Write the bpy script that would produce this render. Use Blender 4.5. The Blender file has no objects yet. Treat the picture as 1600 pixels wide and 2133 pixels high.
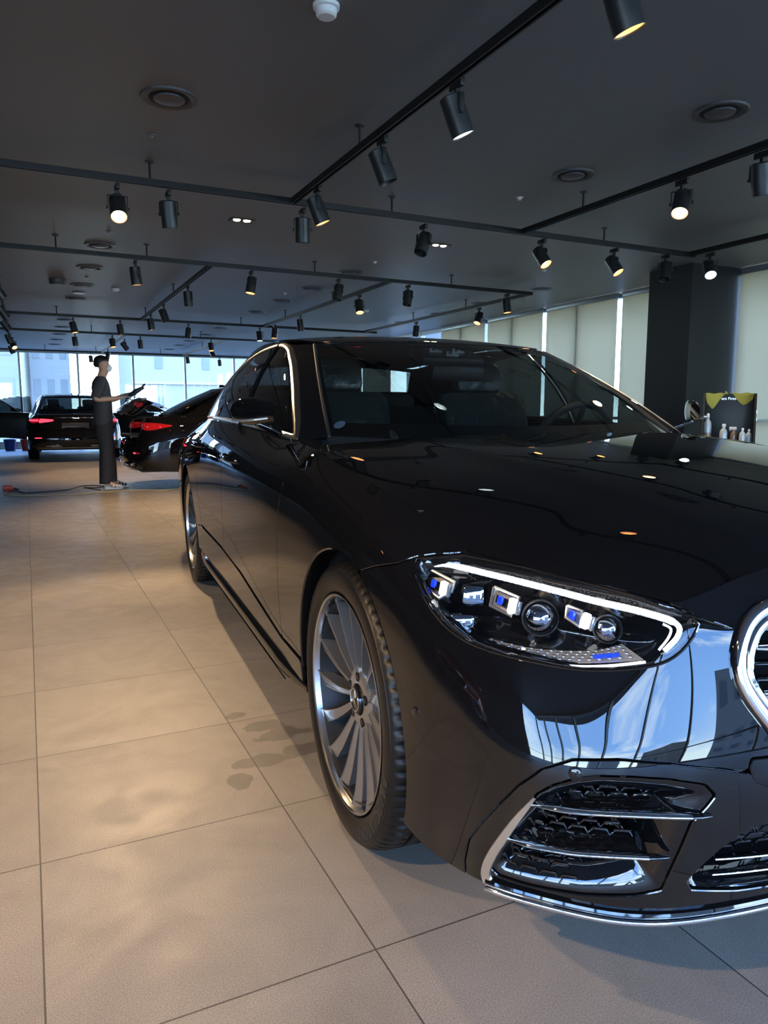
import bpy, bmesh, math, random
import numpy as np
from mathutils import Vector, Matrix, Euler
random.seed(7)
PI = math.pi
C = bpy.context.scene.collection
scene = bpy.context.scene

# ---------------------------------------------------------------- materials helper (needed by the world below)
def newmat(name):
    m = bpy.data.materials.new(name); m.use_nodes = True
    return m, m.node_tree.nodes, m.node_tree.links, m.node_tree.nodes['Principled BSDF']

# ---------------------------------------------------------------- camera
F_PX = 1540.0
PITCH = math.atan(213/F_PX)
YAW = math.atan(747/(F_PX/math.cos(PITCH)))
cd = bpy.data.cameras.new('camera'); cam = bpy.data.objects.new('camera', cd); C.objects.link(cam)
cam.location = (0, 0, 1.07)
cam.rotation_euler = (PI/2-PITCH, 0, -YAW)
cd.sensor_fit = 'HORIZONTAL'; cd.sensor_width = 36; cd.lens = 36*F_PX/1600
cd.clip_start = .05; cd.clip_end = 900
scene.camera = cam

# ---------------------------------------------------------------- exposure
scene.view_settings.view_transform = 'Standard'; scene.view_settings.look = 'None'
scene.view_settings.gamma = 1; scene.view_settings.use_curve_mapping = False
scene.view_settings.exposure = 0.25
scene.cycles.max_bounces = 7; scene.cycles.diffuse_bounces = 3; scene.cycles.glossy_bounces = 5
scene.cycles.transparent_max_bounces = 16; scene.cycles.transmission_bounces = 5
scene.cycles.sample_clamp_indirect = 4.0; scene.cycles.caustics_reflective = False; scene.cycles.caustics_refractive = False
scene.cycles.use_denoising = True

# ---------------------------------------------------------------- sky
w = bpy.data.worlds.new('sky'); scene.world = w; w.use_nodes = True
n = w.node_tree.nodes; l = w.node_tree.links; n.clear()
out = n.new('ShaderNodeOutputWorld'); bg = n.new('ShaderNodeBackground'); l.new(bg.outputs[0], out.inputs[0])
tc = n.new('ShaderNodeTexCoord'); sep = n.new('ShaderNodeSeparateXYZ'); l.new(tc.outputs['Generated'], sep.inputs[0])
rmp = n.new('ShaderNodeValToRGB'); l.new(sep.outputs['Z'], rmp.inputs[0])
e = rmp.color_ramp.elements
e[0].position = 0.0; e[0].color = (.80, .88, .95, 1)
e[1].position = .55; e[1].color = (.10, .25, .72, 1)
x = e.new(.2); x.color = (.27, .47, .93, 1)
nz = n.new('ShaderNodeTexNoise'); nz.inputs['Scale'].default_value = 2.6; nz.inputs['Detail'].default_value = 8; nz.inputs['Roughness'].default_value = .62
mp = n.new('ShaderNodeMapping'); mp.inputs['Scale'].default_value = (1, 1, 3.2); l.new(tc.outputs['Generated'], mp.inputs[0]); l.new(mp.outputs[0], nz.inputs['Vector'])
cr_ = n.new('ShaderNodeValToRGB'); cr_.color_ramp.elements[0].position = .50; cr_.color_ramp.elements[1].position = .72; l.new(nz.outputs[0], cr_.inputs[0])
mx = n.new('ShaderNodeMixRGB'); l.new(cr_.outputs[0], mx.inputs[0]); l.new(rmp.outputs[0], mx.inputs[1]); mx.inputs[2].default_value = (1.0, 1.0, 1.05, 1)
l.new(mx.outputs[0], bg.inputs[0]); bg.inputs[1].default_value = 17.0

# ---------------------------------------------------------------- daylight through the windows (portals guide the sky light in)
def area(name, loc, rot, sx, sy, power=0, color=(1, 1, 1), portal=False):
    d = bpy.data.lights.new(name, 'AREA'); d.shape = 'RECTANGLE'; d.size = sx; d.size_y = sy; d.energy = power; d.color = color
    if portal: d.cycles.is_portal = True
    o = bpy.data.objects.new(name, d); C.objects.link(o); o.location = loc; o.rotation_euler = rot
    return o
CEIL = 2.70
area('portal_far', (3.0, 22.95, 1.4), (-PI/2, 0, 0), 9.2, 2.6, 1, portal=True)
area('portal_back', (-.7, -3.45, 1.4), (PI/2, 0, 0), 16, 2.6, 1, portal=True)
area('portal_left', (-9.1, -2.6, 1.4), (0, -PI/2, 0), 2.6, 1.4, 1, portal=True)
# ---------------------------------------------------------------- surface maths
def bspl(P, n_iter=3):
    """control grid -> relaxed interpolating cubic B-spline grid (axis 0 only)"""
    P = np.asarray(P, float); Q = P.copy()
    for _ in range(n_iter):
        E = np.concatenate([2*Q[:1]-Q[1:2], Q, 2*Q[-1:]-Q[-2:-1]])
        Q = Q + (P - (E[:-2] + 4*E[1:-1] + E[2:]) / 6)
    return np.concatenate([2*Q[:1]-Q[1:2], Q, 2*Q[-1:]-Q[-2:-1]])

def bev(E, t):
    """evaluate spline with padded controls E at t in [0, n-1]"""
    n = len(E) - 2
    t = np.clip(np.asarray(t, float), 0, n-1-1e-9); i = np.floor(t).astype(int); f = t - i
    w = [(1-f)**3/6, (3*f**3-6*f**2+4)/6, (-3*f**3+3*f**2+3*f+1)/6, f**3/6]
    sh = (len(t),) + (1,)*(E.ndim-1)
    return sum(w[k].reshape(sh)*E[i+k] for k in range(4))

def surf_eval(G, us, vs, mirror_u=(True, True), it=3):
    """G[nu][nv][3]; us, vs index coordinates -> (len(us), len(vs), 3)"""
    G = np.asarray(G, float); nu = len(G)
    if mirror_u:                       # mirror columns across y = 0 so centre lines stay smooth
        a, b = mirror_u; m = np.array([1, -1, 1.])
        pre = G[1:4][::-1]*m if a else None; post = G[-4:-1][::-1]*m if b else None
        GG = np.concatenate([x for x in (pre, G, post) if x is not None]); off = 3 if a else 0
    else: GG, off = G, 0
    E = bspl(GG, it)
    A = bev(E, np.asarray(us, float)+off)
    E2 = bspl(np.swapaxes(A, 0, 1), it)
    return np.swapaxes(bev(E2, vs), 0, 1)

def cr(pts, n=8, closed=False):
    """Catmull-Rom samples of a polyline"""
    P = np.asarray(pts, float); N = len(P); out = []
    for i in range(N if closed else N-1):
        p0 = P[(i-1) % N] if (closed or i > 0) else 2*P[0]-P[1]
        p1 = P[i]; p2 = P[(i+1) % N]
        p3 = P[(i+2) % N] if (closed or i+2 < N) else 2*P[-1]-P[-2]
        for k in range(n):
            t = k/n
            out.append(.5*((2*p1)+(-p0+p2)*t+(2*p0-5*p1+4*p2-p3)*t*t+(-p0+3*p1-3*p2+p3)*t**3))
    if not closed: out.append(P[-1])
    return np.array(out)

def sdf(Q, poly):
    """signed distance (positive inside) of points Q[...,2] to a closed polygon"""
    Q = np.asarray(Q, float); S = Q.shape[:-1]; q = Q.reshape(-1, 2); poly = np.asarray(poly, float)
    d = np.full(len(q), 1e9); ins = np.zeros(len(q), bool); N = len(poly)
    for i in range(N):
        a, b = poly[i], poly[(i+1) % N]; e = b-a; w = q-a
        t = np.clip((w@e)/max(e@e, 1e-12), 0, 1); r = w-t[:, None]*e
        d = np.minimum(d, (r*r).sum(1))
        if a[1] != b[1]:
            c = (a[1] > q[:, 1]) != (b[1] > q[:, 1])
            xi = (b[0]-a[0])*(q[:, 1]-a[1])/(b[1]-a[1])+a[0]
            ins ^= c & (q[:, 0] < xi)
    d = np.sqrt(d)
    return np.where(ins, d, -d).reshape(S)

def clip_grid(P, F):
    """keep the part of quad grid P (a,b,3) where F > 0; snaps near vertices so edges stay clean"""
    a, b = F.shape; verts = list(P.reshape(-1, 3)); f = F.reshape(-1); faces = []; cut = {}
    idx = np.arange(a*b).reshape(a, b)
    def mid(i, j):
        k = (i, j) if i < j else (j, i)
        if k not in cut:
            i0, j0 = k; t = f[i0]/(f[i0]-f[j0]); t = min(max(t, .02), .98)
            cut[k] = len(verts); verts.append(verts[i0]*(1-t)+verts[j0]*t)
        return cut[k]
    pos = F > 0
    for i in range(a-1):
        for j in range(b-1):
            q = (idx[i, j], idx[i+1, j], idx[i+1, j+1], idx[i, j+1])
            s = [f[k] > 0 for k in q]
            if all(s): faces.append(q); continue
            if not any(s): continue
            out = []
            for k in range(4):
                k2 = (k+1) % 4
                if s[k]: out.append(q[k])
                if s[k] != s[k2]: out.append(mid(q[k], q[k2]))
            if len(out) >= 3: faces.append(tuple(out))
    used = sorted({v for fc in faces for v in fc}); m = {v: n for n, v in enumerate(used)}
    return np.array([verts[v] for v in used]).reshape(-1, 3), [tuple(m[v] for v in fc) for fc in faces]

# ---------------------------------------------------------------- body band: front centre -> side -> rear centre (y > 0 half)
def col(x, *yz): return [(x, y, z) for y, z in yz]
BAND = [
 [(.82,0,.215),(.862,0,.33),(.885,0,.47),(.888,0,.59),(.878,0,.69),(.852,0,.775),(.80,0,.825)],
 [(.815,.2,.213),(.857,.2,.33),(.88,.2,.47),(.882,.2,.59),(.872,.2,.69),(.846,.2,.77),(.794,.2,.82)],
 [(.80,.42,.21),(.834,.42,.33),(.853,.42,.47),(.852,.42,.585),(.838,.42,.68),(.812,.42,.752),(.776,.42,.805)],
 [(.757,.60,.200),(.785,.60,.33),(.803,.60,.46),(.800,.60,.56),(.790,.595,.64),(.775,.59,.70),(.757,.585,.755)],
 [(.70,.712,.205),(.728,.717,.33),(.743,.72,.45),(.738,.715,.54),(.724,.703,.62),(.706,.672,.70),(.68,.632,.765)],
 [(.64,.785,.21),(.665,.795,.33),(.676,.80,.44),(.668,.797,.53),(.65,.785,.62),(.622,.752,.705),(.58,.70,.778)],
 [(.575,.842,.212),(.59,.853,.33),(.597,.857,.44),(.590,.855,.53),(.572,.843,.62),(.54,.812,.705),(.48,.752,.788)],
 [(.49,.885,.218),(.50,.893,.33),(.503,.897,.44),(.495,.897,.54),(.48,.889,.63),(.45,.86,.72),(.39,.787,.797)],
 [(.38,.912,.228),(.38,.920,.34),(.38,.925,.45),(.375,.925,.55),(.36,.92,.65),(.34,.892,.745),(.30,.805,.825)],
 col(.17,(.925,.25),(.934,.35),(.94,.47),(.942,.59),(.936,.70),(.905,.80),(.822,.859)),
 col(0,(.928,.25),(.938,.35),(.946,.48),(.948,.61),(.941,.73),(.907,.83),(.836,.887)),
 col(-.25,(.928,.25),(.937,.35),(.944,.50),(.946,.63),(.941,.76),(.912,.865),(.845,.918)),
 col(-.5,(.928,.25),(.934,.35),(.940,.50),(.944,.64),(.942,.77),(.916,.882),(.849,.954)),
 col(-.8,(.928,.25),(.933,.35),(.940,.50),(.946,.64),(.947,.78),(.924,.886),(.843,.963)),
 col(-1.3,(.928,.25),(.933,.35),(.940,.50),(.948,.65),(.949,.79),(.930,.900),(.863,.987)),
 col(-1.8,(.928,.25),(.933,.35),(.941,.50),(.949,.65),(.950,.80),(.934,.912),(.880,1.004)),
 col(-2.3,(.928,.25),(.935,.35),(.944,.50),(.952,.65),(.952,.80),(.936,.915),(.886,1.016)),
 col(-2.7,(.928,.25),(.937,.36),(.948,.50),(.955,.64),(.952,.79),(.928,.905),(.857,1.010)),
 col(-3.02,(.928,.25),(.938,.36),(.950,.50),(.956,.64),(.950,.78),(.915,.90),(.828,1.000)),
 col(-3.4,(.922,.25),(.934,.36),(.943,.50),(.946,.63),(.938,.77),(.895,.885),(.797,.982)),
 col(-3.75,(.90,.25),(.915,.37),(.922,.5),(.922,.63),(.908,.76),(.865,.87),(.765,.975)),
 [(-4.02,.81,.26),(-4.07,.84,.37),(-4.07,.845,.5),(-4.05,.845,.63),(-4.02,.825,.76),(-3.99,.78,.87),(-3.95,.70,.965)],
 [(-4.15,.66,.26),(-4.21,.70,.37),(-4.22,.70,.5),(-4.19,.70,.63),(-4.15,.69,.76),(-4.11,.66,.87),(-4.05,.61,.962)],
 [(-4.22,.40,.26),(-4.28,.42,.37),(-4.29,.42,.5),(-4.26,.42,.63),(-4.21,.42,.76),(-4.17,.41,.88),(-4.10,.40,.967)],
 [(-4.25,.18,.26),(-4.31,.2,.37),(-4.32,.2,.5),(-4.29,.2,.63),(-4.24,.2,.76),(-4.20,.2,.885),(-4.125,.2,.971)],
 [(-4.25,0,.26),(-4.31,0,.37),(-4.32,0,.5),(-4.29,0,.63),(-4.24,0,.76),(-4.20,0,.885),(-4.13,0,.973)],
]
BAND = np.array(BAND)
for _j in range(0, 8):                                   # the bumper face leans back above its crease
    _k = (.8, .9, 1, 1, 1, .9, .6, .22)[_j]
    BAND[_j, :, 0] += np.array([.0, .008, .020, .0085, -.006, -.0105, -.013])*_k; BAND[_j, 2, 2] += .014*_k
NB = len(BAND)
_gc = np.r_[0, np.cumsum(np.linalg.norm(np.diff(BAND[:, 3, :2], axis=0), axis=1))]
def g_of_u(us):                       # girth coordinate (metres along the body) of index u
    e = bspl(_gc[:, None]); return bev(e, us)[:, 0]
_ut = np.linspace(0, NB-1, 4001); _gt = g_of_u(_ut)
def u_of_g(g): return np.interp(g, _gt, _ut)
G_SIDE = _gc[10]                      # g where x = 0 (front axle)
def g_at_x(x): return u_g_x(x)
def u_g_x(x):
    S = surf_eval(BAND, _ut[::10], [3.])[:, 0]; k = np.argsort(S[:, 0]); return np.interp(x, S[k, 0], _gt[::10][k])

HOOD_E = [(-.56,.838,.957),(-.42,.846,.94),(-.25,.845,.918),(0,.836,.887),(.17,.822,.859),(.30,.805,.825),(.39,.787,.797),(.48,.752,.788),(.58,.70,.778),(.68,.632,.765),(.757,.585,.755)]
HOOD_C = [(-.36,0,.994),(-.25,0,.986),(-.12,0,.975),(.06,0,.958),(.22,0,.94),(.36,0,.922),(.46,0,.907),(.55,0,.892),(.645,0,.874),(.73,0,.852),(.80,0,.825)]
def hood_grid():
    e, c = np.array(HOOD_E), np.array(HOOD_C); G = []
    e[6:, 0] -= .013*np.array([.22, .6, .9, 1, 1]); c[9:, 0] -= [.006, .010]
    T = [0, .18, .36, .52, .66, .78, .88, .95, 1]
    for k in range(len(e)):
        row = []
        for t in T:
            gz = 1-abs(t)**2.6                       # flat crown, rolled edge
            gx = 1-abs(t)**(2.4 if k < 9 else 2.8)
            p = np.array([e[k, 0]+(c[k, 0]-e[k, 0])*gx, e[k, 1]*t, e[k, 2]+(c[k, 2]-e[k, 2])*gz])
            row.append(p)
        G.append(row)
    return np.swapaxes(np.array(G), 0, 1)            # [lateral][along]

CAB = []
def cabin_col(b, t, bulge, n=(0, 0, 0)):
    b, t = np.array(b, float), np.array(t, float); n = np.array(n, float)
    return [b+(t-b)*s+n*bulge*4*s*(1-s) for s in (0, .25, .5, .75, 1)]
CAB = [
 cabin_col((-.38,0,.965),(-1.42,0,1.372),.028,(.4,0,.9)),
 cabin_col((-.40,.2,.967),(-1.422,.17,1.371),.028,(.4,0,.9)),
 cabin_col((-.475,.42,.972),(-1.428,.35,1.365),.027,(.4,.05,.9)),
 cabin_col((-.60,.60,.978),(-1.436,.48,1.357),.025,(.4,.1,.9)),
 cabin_col((-.735,.72,.982),(-1.448,.565,1.350),.022,(.3,.4,.8)),
 cabin_col((-.748,.785,.973),(-1.475,.612,1.348),.02,(.2,.6,.7)),
 cabin_col((-.765,.835,.957),(-1.53,.645,1.35),.02,(.1,.85,.5)),
 cabin_col((-.98,.851,.972),(-1.66,.648,1.372),.022,(0,.9,.4)),
 cabin_col((-1.36,.866,.986),(-1.9,.642,1.39),.024,(0,.9,.4)),
 cabin_col((-1.82,.877,1.000),(-2.15,.636,1.397),.024,(0,.9,.4)),
 cabin_col((-2.3,.872,1.008),(-2.42,.628,1.39),.024,(0,.9,.4)),
 cabin_col((-2.75,.846,1.006),(-2.66,.61,1.37),.024,(0,.9,.4)),
 cabin_col((-3.15,.805,.995),(-2.84,.58,1.35),.02,(0,.8,.5)),
 cabin_col((-3.5,.76,.985),(-2.93,.54,1.34),.018,(-.2,.6,.6)),
 cabin_col((-3.70,.65,.978),(-2.97,.48,1.345),.016,(-.4,.3,.8)),
 cabin_col((-3.78,.42,.984),(-3.0,.32,1.36),.014,(-.4,0,.9)),
 cabin_col((-3.81,.2,.987),(-3.01,.15,1.367),.014,(-.4,0,.9)),
 cabin_col((-3.82,0,.988),(-3.015,0,1.37),.014,(-.4,0,.9)),
]
CAB = np.array(CAB); NC = len(CAB)

def roof_grid():
    """inside the cabin's top row: stations front to rear, lateral centre to edge"""
    E = [(-1.425,.50,1.3545),(-1.50,.575,1.366),(-1.66,.60,1.385),(-1.90,.605,1.402),(-2.15,.60,1.408),(-2.42,.592,1.401),(-2.66,.575,1.381),(-2.84,.545,1.361),(-2.98,.46,1.346)]
    Cn = [(-1.42,0,1.372),(-1.53,0,1.394),(-1.70,0,1.418),(-1.92,0,1.436),(-2.17,0,1.442),(-2.43,0,1.434),(-2.67,0,1.414),(-2.86,0,1.391),(-3.015,0,1.370)]
    G = []
    for e, c in zip(E, Cn):
        G.append([(e[0]+(c[0]-e[0])*(1-t*t), e[1]*t, e[2]+(c[2]-e[2])*(1-t**2.3)) for t in (0, .22, .44, .64, .82, .93, 1)])
    return np.swapaxes(np.array(G), 0, 1)
# ---------------------------------------------------------------- object helpers
def mesh_obj(name, V, Fc, mat=None, parent=None, smooth=True, sharp=None):
    me = bpy.data.meshes.new(name); me.from_pydata([tuple(map(float, v)) for v in V], [], [tuple(int(i) for i in f) for f in Fc])
    me.validate(verbose=False); me.update()
    if smooth:
        me.polygons.foreach_set('use_smooth', [True]*len(me.polygons))
        if sharp: me.set_sharp_from_angle(angle=math.radians(sharp))
    o = bpy.data.objects.new(name, me); C.objects.link(o)
    if mat: me.materials.append(mat)
    if parent: o.parent = parent
    return o

class MB:
    """collects shapes that make ONE part"""
    def __init__(s): s.V = []; s.F = []
    def add(s, V, F):
        b = len(s.V); s.V += [tuple(v) for v in V]; s.F += [tuple(i+b for i in f) for f in F]; return s
    def box(s, c, d, rot=None, bev=0):
        bm = bmesh.new(); bmesh.ops.create_cube(bm, size=1)
        bmesh.ops.scale(bm, vec=d, verts=bm.verts)
        if bev: bmesh.ops.bevel(bm, geom=bm.edges[:], offset=bev, segments=2, affect='EDGES', profile=.5)
        M = Matrix.Translation(c) @ (rot.to_matrix().to_4x4() if rot is not None else Matrix())
        bmesh.ops.transform(bm, matrix=M, verts=bm.verts); bm.verts.index_update()
        s.add([v.co[:] for v in bm.verts], [[v.index for v in f.verts] for f in bm.faces]); bm.free(); return s
    def tube(s, pts, r, n=8, cap=True, flat=None):
        """sweep; r scalar/list; flat = (dir, k) squashes the section by k along dir"""
        P = [Vector(p) for p in pts]; R = r if hasattr(r, '__len__') else [r]*len(P); b = len(s.V)
        up = Vector((0, 0, 1)); prev = None
        for i, p in enumerate(P):
            t = (P[min(i+1, len(P)-1)]-P[max(i-1, 0)]).normalized()
            if prev is None:
                a = up.cross(t);  a = a if a.length > .1 else Vector((1, 0, 0)).cross(t)
            else: a = prev-t*prev.dot(t)
            a.normalize(); prev = a; c = t.cross(a)
            for k in range(n):
                w_ = 2*PI*k/n; o = a*math.cos(w_)*R[i]+c*math.sin(w_)*R[i]
                if flat: d = Vector(flat[0]).normalized(); o = o-d*o.dot(d)*(1-flat[1])
                s.V.append(tuple(p+o))
        m = len(P)
        for i in range(m-1):
            for k in range(n): s.F.append((b+i*n+k, b+i*n+(k+1) % n, b+(i+1)*n+(k+1) % n, b+(i+1)*n+k))
        if cap: s.F.append(tuple(b+k for k in range(n))[::-1]); s.F.append(tuple(b+(m-1)*n+k for k in range(n)))
        return s
    def lathe(s, prof, n=32, axis='Z', c=(0, 0, 0), rot=None, close=False):
        """prof: [(r, h)]"""
        b = len(s.V); m = len(prof); M = rot.to_matrix() if rot is not None else None; c = Vector(c)
        for r, h in prof:
            for k in range(n):
                a = 2*PI*k/n; x, y = r*math.cos(a), r*math.sin(a)
                p = Vector((x, y, h)) if axis == 'Z' else Vector((x, h, y)) if axis == 'Y' else Vector((h, x, y))
                if M: p = M @ p
                s.V.append(tuple(p+c))
        for i in range(m-1):
            for k in range(n): s.F.append((b+i*n+k, b+i*n+(k+1) % n, b+(i+1)*n+(k+1) % n, b+(i+1)*n+k))
        if close:
            s.F.append(tuple(b+k for k in range(n))[::-1]); s.F.append(tuple(b+(m-1)*n+k for k in range(n)))
        return s
    def prism(s, poly, off):
        """poly: list of 3D points, off: extrusion vector"""
        b = len(s.V); n = len(poly); off = Vector(off)
        s.V += [tuple(Vector(p)) for p in poly]+[tuple(Vector(p)+off) for p in poly]
        s.F.append(tuple(range(b, b+n))[::-1]); s.F.append(tuple(range(b+n, b+2*n)))
        for i in range(n): j = (i+1) % n; s.F.append((b+i, b+j, b+n+j, b+n+i))
        return s
    def build(s, name, mat=None, parent=None, smooth=True, sharp=35): return mesh_obj(name, s.V, s.F, mat, parent, smooth, sharp)

def mir(V, F, s):
    """put half geometry on the left (s = 1) or right (s = -1)"""
    V = np.asarray(V, float)
    if s > 0: return V, F
    return V*np.array([1, -1, 1]), [tuple(f)[::-1] for f in F]
def join2(A, B, weld=True):
    """left and right halves as one mesh, sharing the vertices on y = 0"""
    Va, Fa = A; Vb, Fb = B; V = np.concatenate([Va, Vb]); F = list(Fa)+[tuple(i+len(Va) for i in f) for f in Fb]
    if weld:
        key = {}; m = np.arange(len(V))
        for i, v in enumerate(V):
            if abs(v[1]) < 1e-5:
                k = (round(v[0], 4), round(v[2], 4)); m[i] = key.setdefault(k, i)
        F = [tuple(m[i] for i in f) for f in F]
    return V, F
def vnormals(V, F):
    N = np.zeros_like(V)
    for f in F:
        a, b, c = V[f[0]], V[f[1]], V[f[2]]; nn = np.cross(b-a, c-a)
        if len(f) > 3: nn = nn+np.cross(c-a, V[f[3]]-a)
        for i in f: N[i] += nn
    L = np.linalg.norm(N, axis=1, keepdims=True); L[L == 0] = 1
    return N/L
def flange(V, F, depth, open_y0=True):
    """turn the free edges inwards so a panel has a thickness at its gaps"""
    from collections import defaultdict
    cnt = defaultdict(list)
    for f in F:
        for i in range(len(f)):
            a, b = f[i], f[(i+1) % len(f)]
            cnt[(min(a, b), max(a, b))].append((a, b))
    N = vnormals(V, F); V = list(map(tuple, V)); F = list(F); mp = {}
    VA = np.array(V); T = np.zeros_like(VA); ch = min(.0016, depth*.3)
    bd = [e[0] for e in cnt.values() if len(e) == 1 and not (open_y0 and abs(VA[e[0][0]][1]) < 1e-4 and abs(VA[e[0][1]][1]) < 1e-4)]
    for a, b in bd:
        t = np.cross(VA[b]-VA[a], N[a]); L = np.linalg.norm(t)
        if L > 0: T[a] += t/L; T[b] += t/L
    L = np.linalg.norm(T, axis=1, keepdims=True); L[L == 0] = 1; T /= L
    if open_y0: T[np.abs(VA[:, 1]) < 1e-4, 1] = 0
    def dup(i):
        if i not in mp:
            p1 = VA[i]+T[i]*ch-N[i]*ch; p2 = VA[i]+T[i]*ch-N[i]*depth
            V.append(V[i]); V.append(tuple(p1)); V.append(tuple(p1)); V.append(tuple(p2)); mp[i] = tuple(range(len(V)-4, len(V)))
        return mp[i]
    for a, b in bd:
        A, B = dup(a), dup(b); F.append((B[0], A[0], A[1], B[1])); F.append((B[2], A[2], A[3], B[3]))
    return np.array(V), F

def tag(o, label=None, cat=None, group=None, kind=None):
    if label: o['label'] = label
    if cat: o['category'] = cat
    if group: o['group'] = group
    if kind: o['kind'] = kind
    return o
def empty(name, loc=(0, 0, 0), rz=0, parent=None):
    o = bpy.data.objects.new(name, None); C.objects.link(o); o.location = loc; o.rotation_euler = (0, 0, rz); o.empty_display_size = .1
    if parent: o.parent = parent
    return o
def copy_tree(o, parent=None):
    c = o.copy(); C.objects.link(c)
    if parent: c.parent = parent
    for ch in list(o.children): copy_tree(ch, c)
    return c

# ---------------------------------------------------------------- materials
def P(name, col, rough=.5, metal=0, coat=0, coat_r=.03, ior=1.5, spec=None, emit=None, es=0, alpha=None):
    m, n, l, b = newmat(name)
    b.inputs['Base Color'].default_value = (*col, 1); b.inputs['Roughness'].default_value = rough; b.inputs['Metallic'].default_value = metal
    b.inputs['Coat Weight'].default_value = coat; b.inputs['Coat Roughness'].default_value = coat_r; b.inputs['IOR'].default_value = ior
    if spec is not None: b.inputs['Specular IOR Level'].default_value = spec
    if emit: b.inputs['Emission Color'].default_value = (*emit, 1); b.inputs['Emission Strength'].default_value = es
    return m
def noise_bump(m, scale, strength, dist=.01, detail=4, coord='Object'):
    n = m.node_tree.nodes; l = m.node_tree.links; b = n['Principled BSDF']
    tc = n.new('ShaderNodeTexCoord'); t = n.new('ShaderNodeTexNoise'); t.inputs['Scale'].default_value = scale; t.inputs['Detail'].default_value = detail
    l.new(tc.outputs[coord], t.inputs['Vector']); bp = n.new('ShaderNodeBump'); bp.inputs['Strength'].default_value = strength; bp.inputs['Distance'].default_value = dist
    l.new(t.outputs[0], bp.inputs['Height']); l.new(bp.outputs[0], b.inputs['Normal'])
    return m
def glass(name, tint, f_ior=1.5, gloss=1.0, rough=0.0):
    m, n, l, b = newmat(name); n.remove(b); o = n['Material Output']
    tr = n.new('ShaderNodeBsdfTransparent'); tr.inputs[0].default_value = (*tint, 1)
    gl = n.new('ShaderNodeBsdfGlossy'); gl.inputs['Roughness'].default_value = rough; gl.inputs[0].default_value = (gloss, gloss, gloss, 1)
    fr = n.new('ShaderNodeFresnel'); ge = n.new('ShaderNodeNewGeometry'); mr = n.new('ShaderNodeMapRange')       # a thin pane: same reflectance from both sides
    mr.inputs[3].default_value = f_ior; mr.inputs[4].default_value = 1/f_ior; l.new(ge.outputs['Backfacing'], mr.inputs[0]); l.new(mr.outputs[0], fr.inputs[0])
    mx = n.new('ShaderNodeMixShader'); l.new(fr.outputs[0], mx.inputs[0]); l.new(tr.outputs[0], mx.inputs[1]); l.new(gl.outputs[0], mx.inputs[2]); l.new(mx.outputs[0], o.inputs[0])
    return m
M = {}
# metallic black paint: flake noise tints the base, clear coat mirrors the room
def paint(name, col):
    m, n, l, b = newmat(name)
    b.inputs['Roughness'].default_value = .3; b.inputs['Metallic'].default_value = .0; b.inputs['Specular IOR Level'].default_value = .0
    b.inputs['Coat Weight'].default_value = 1; b.inputs['Coat Roughness'].default_value = .004; b.inputs['Coat IOR'].default_value = 1.6
    tc = n.new('ShaderNodeTexCoord'); v = n.new('ShaderNodeTexVoronoi'); v.inputs['Scale'].default_value = 1400
    l.new(tc.outputs['Object'], v.inputs['Vector']); r = n.new('ShaderNodeValToRGB'); l.new(v.outputs['Color'], r.inputs[0])
    r.color_ramp.elements[0].color = (*[c*.6 for c in col], 1); r.color_ramp.elements[1].color = (*[c*2.4 for c in col], 1); r.color_ramp.elements[0].position = .45
    l.new(r.outputs[0], b.inputs['Base Color'])
    return m
M['paint'] = paint('black_metallic_paint', (.0035, .0032, .0036))
M['gloss'] = P('gloss_black_plastic', (.003, .003, .0035), .03, ior=1.7)
M['satin_black'] = P('satin_black_plastic', (.012, .012, .013), .45)
M['matt_black'] = noise_bump(P('matt_black_plastic', (.008, .008, .009), .75), 300, .3, .002)
M['void'] = P('dark_cavity', (.002, .002, .002), .9, spec=.1)
M['trim_satin'] = P('window_trim_satin', (.50, .47, .43), .28, 1)
M['chrome'] = P('chrome', (.82, .83, .85), .045, 1)
M['satin'] = P('satin_aluminium', (.80, .79, .77), .33, 1)
M['plate_refl'] = P('pearl_reflector', (.52, .50, .48), .4, .35)
M['wheel'] = noise_bump(P('silver_wheel_lacquer', (.34, .335, .335), .32, .85, coat=.4), 900, .12, .001)
M['wheel_cut'] = P('machined_aluminium', (.55, .54, .53), .22, 1, coat=.3)
M['wheel_dark'] = P('dark_wheel_barrel', (.035, .035, .037), .4, .7)
M['tyre'] = noise_bump(P('tyre_rubber', (.0045, .0042, .004), .42, spec=.3), 260, .08, .001)
M['tyre_text'] = P('tyre_lettering', (.020, .018, .016), .6)
M['windshield'] = glass('windshield_glass', (.33, .38, .38), 1.42)
M['side_glass'] = glass('tinted_side_glass', (.13, .15, .147), 1.5)
M['rear_glass'] = glass('tinted_rear_glass', (.16, .18, .18), 1.5)
M['lens'] = glass('headlight_cover', (.95, .96, .97), 1.5)
M['crystal'] = P('crystal_lens', (.55, .58, .62), .06, .75, coat=1)
M['bowl'] = P('projector_glass', (.42, .45, .52), .02, 1)
M['drl'] = P('daytime_light', (1, 1, 1), .3, emit=(.93, .97, 1.0), es=1.6)
def _tex(m, lo, hi, scale):
    n = m.node_tree.nodes; l = m.node_tree.links; b = n['Principled BSDF']; t = n.new('ShaderNodeTexVoronoi'); t.inputs['Scale'].default_value = scale; tc = n.new('ShaderNodeTexCoord'); l.new(tc.outputs['Object'], t.inputs['Vector'])
    r = n.new('ShaderNodeMapRange'); r.inputs[1].default_value = .15; r.inputs[2].default_value = .55; r.inputs[3].default_value = hi; r.inputs[4].default_value = lo; l.new(t.outputs['Distance'], r.inputs[0]); l.new(r.outputs[0], b.inputs['Emission Strength']); return m
_tex(M['drl'], .22, 1.7, 260)
M['led'] = P('white_led_block', (1, 1, 1), .2, emit=(.95, .98, 1.0), es=2.6)
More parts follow.
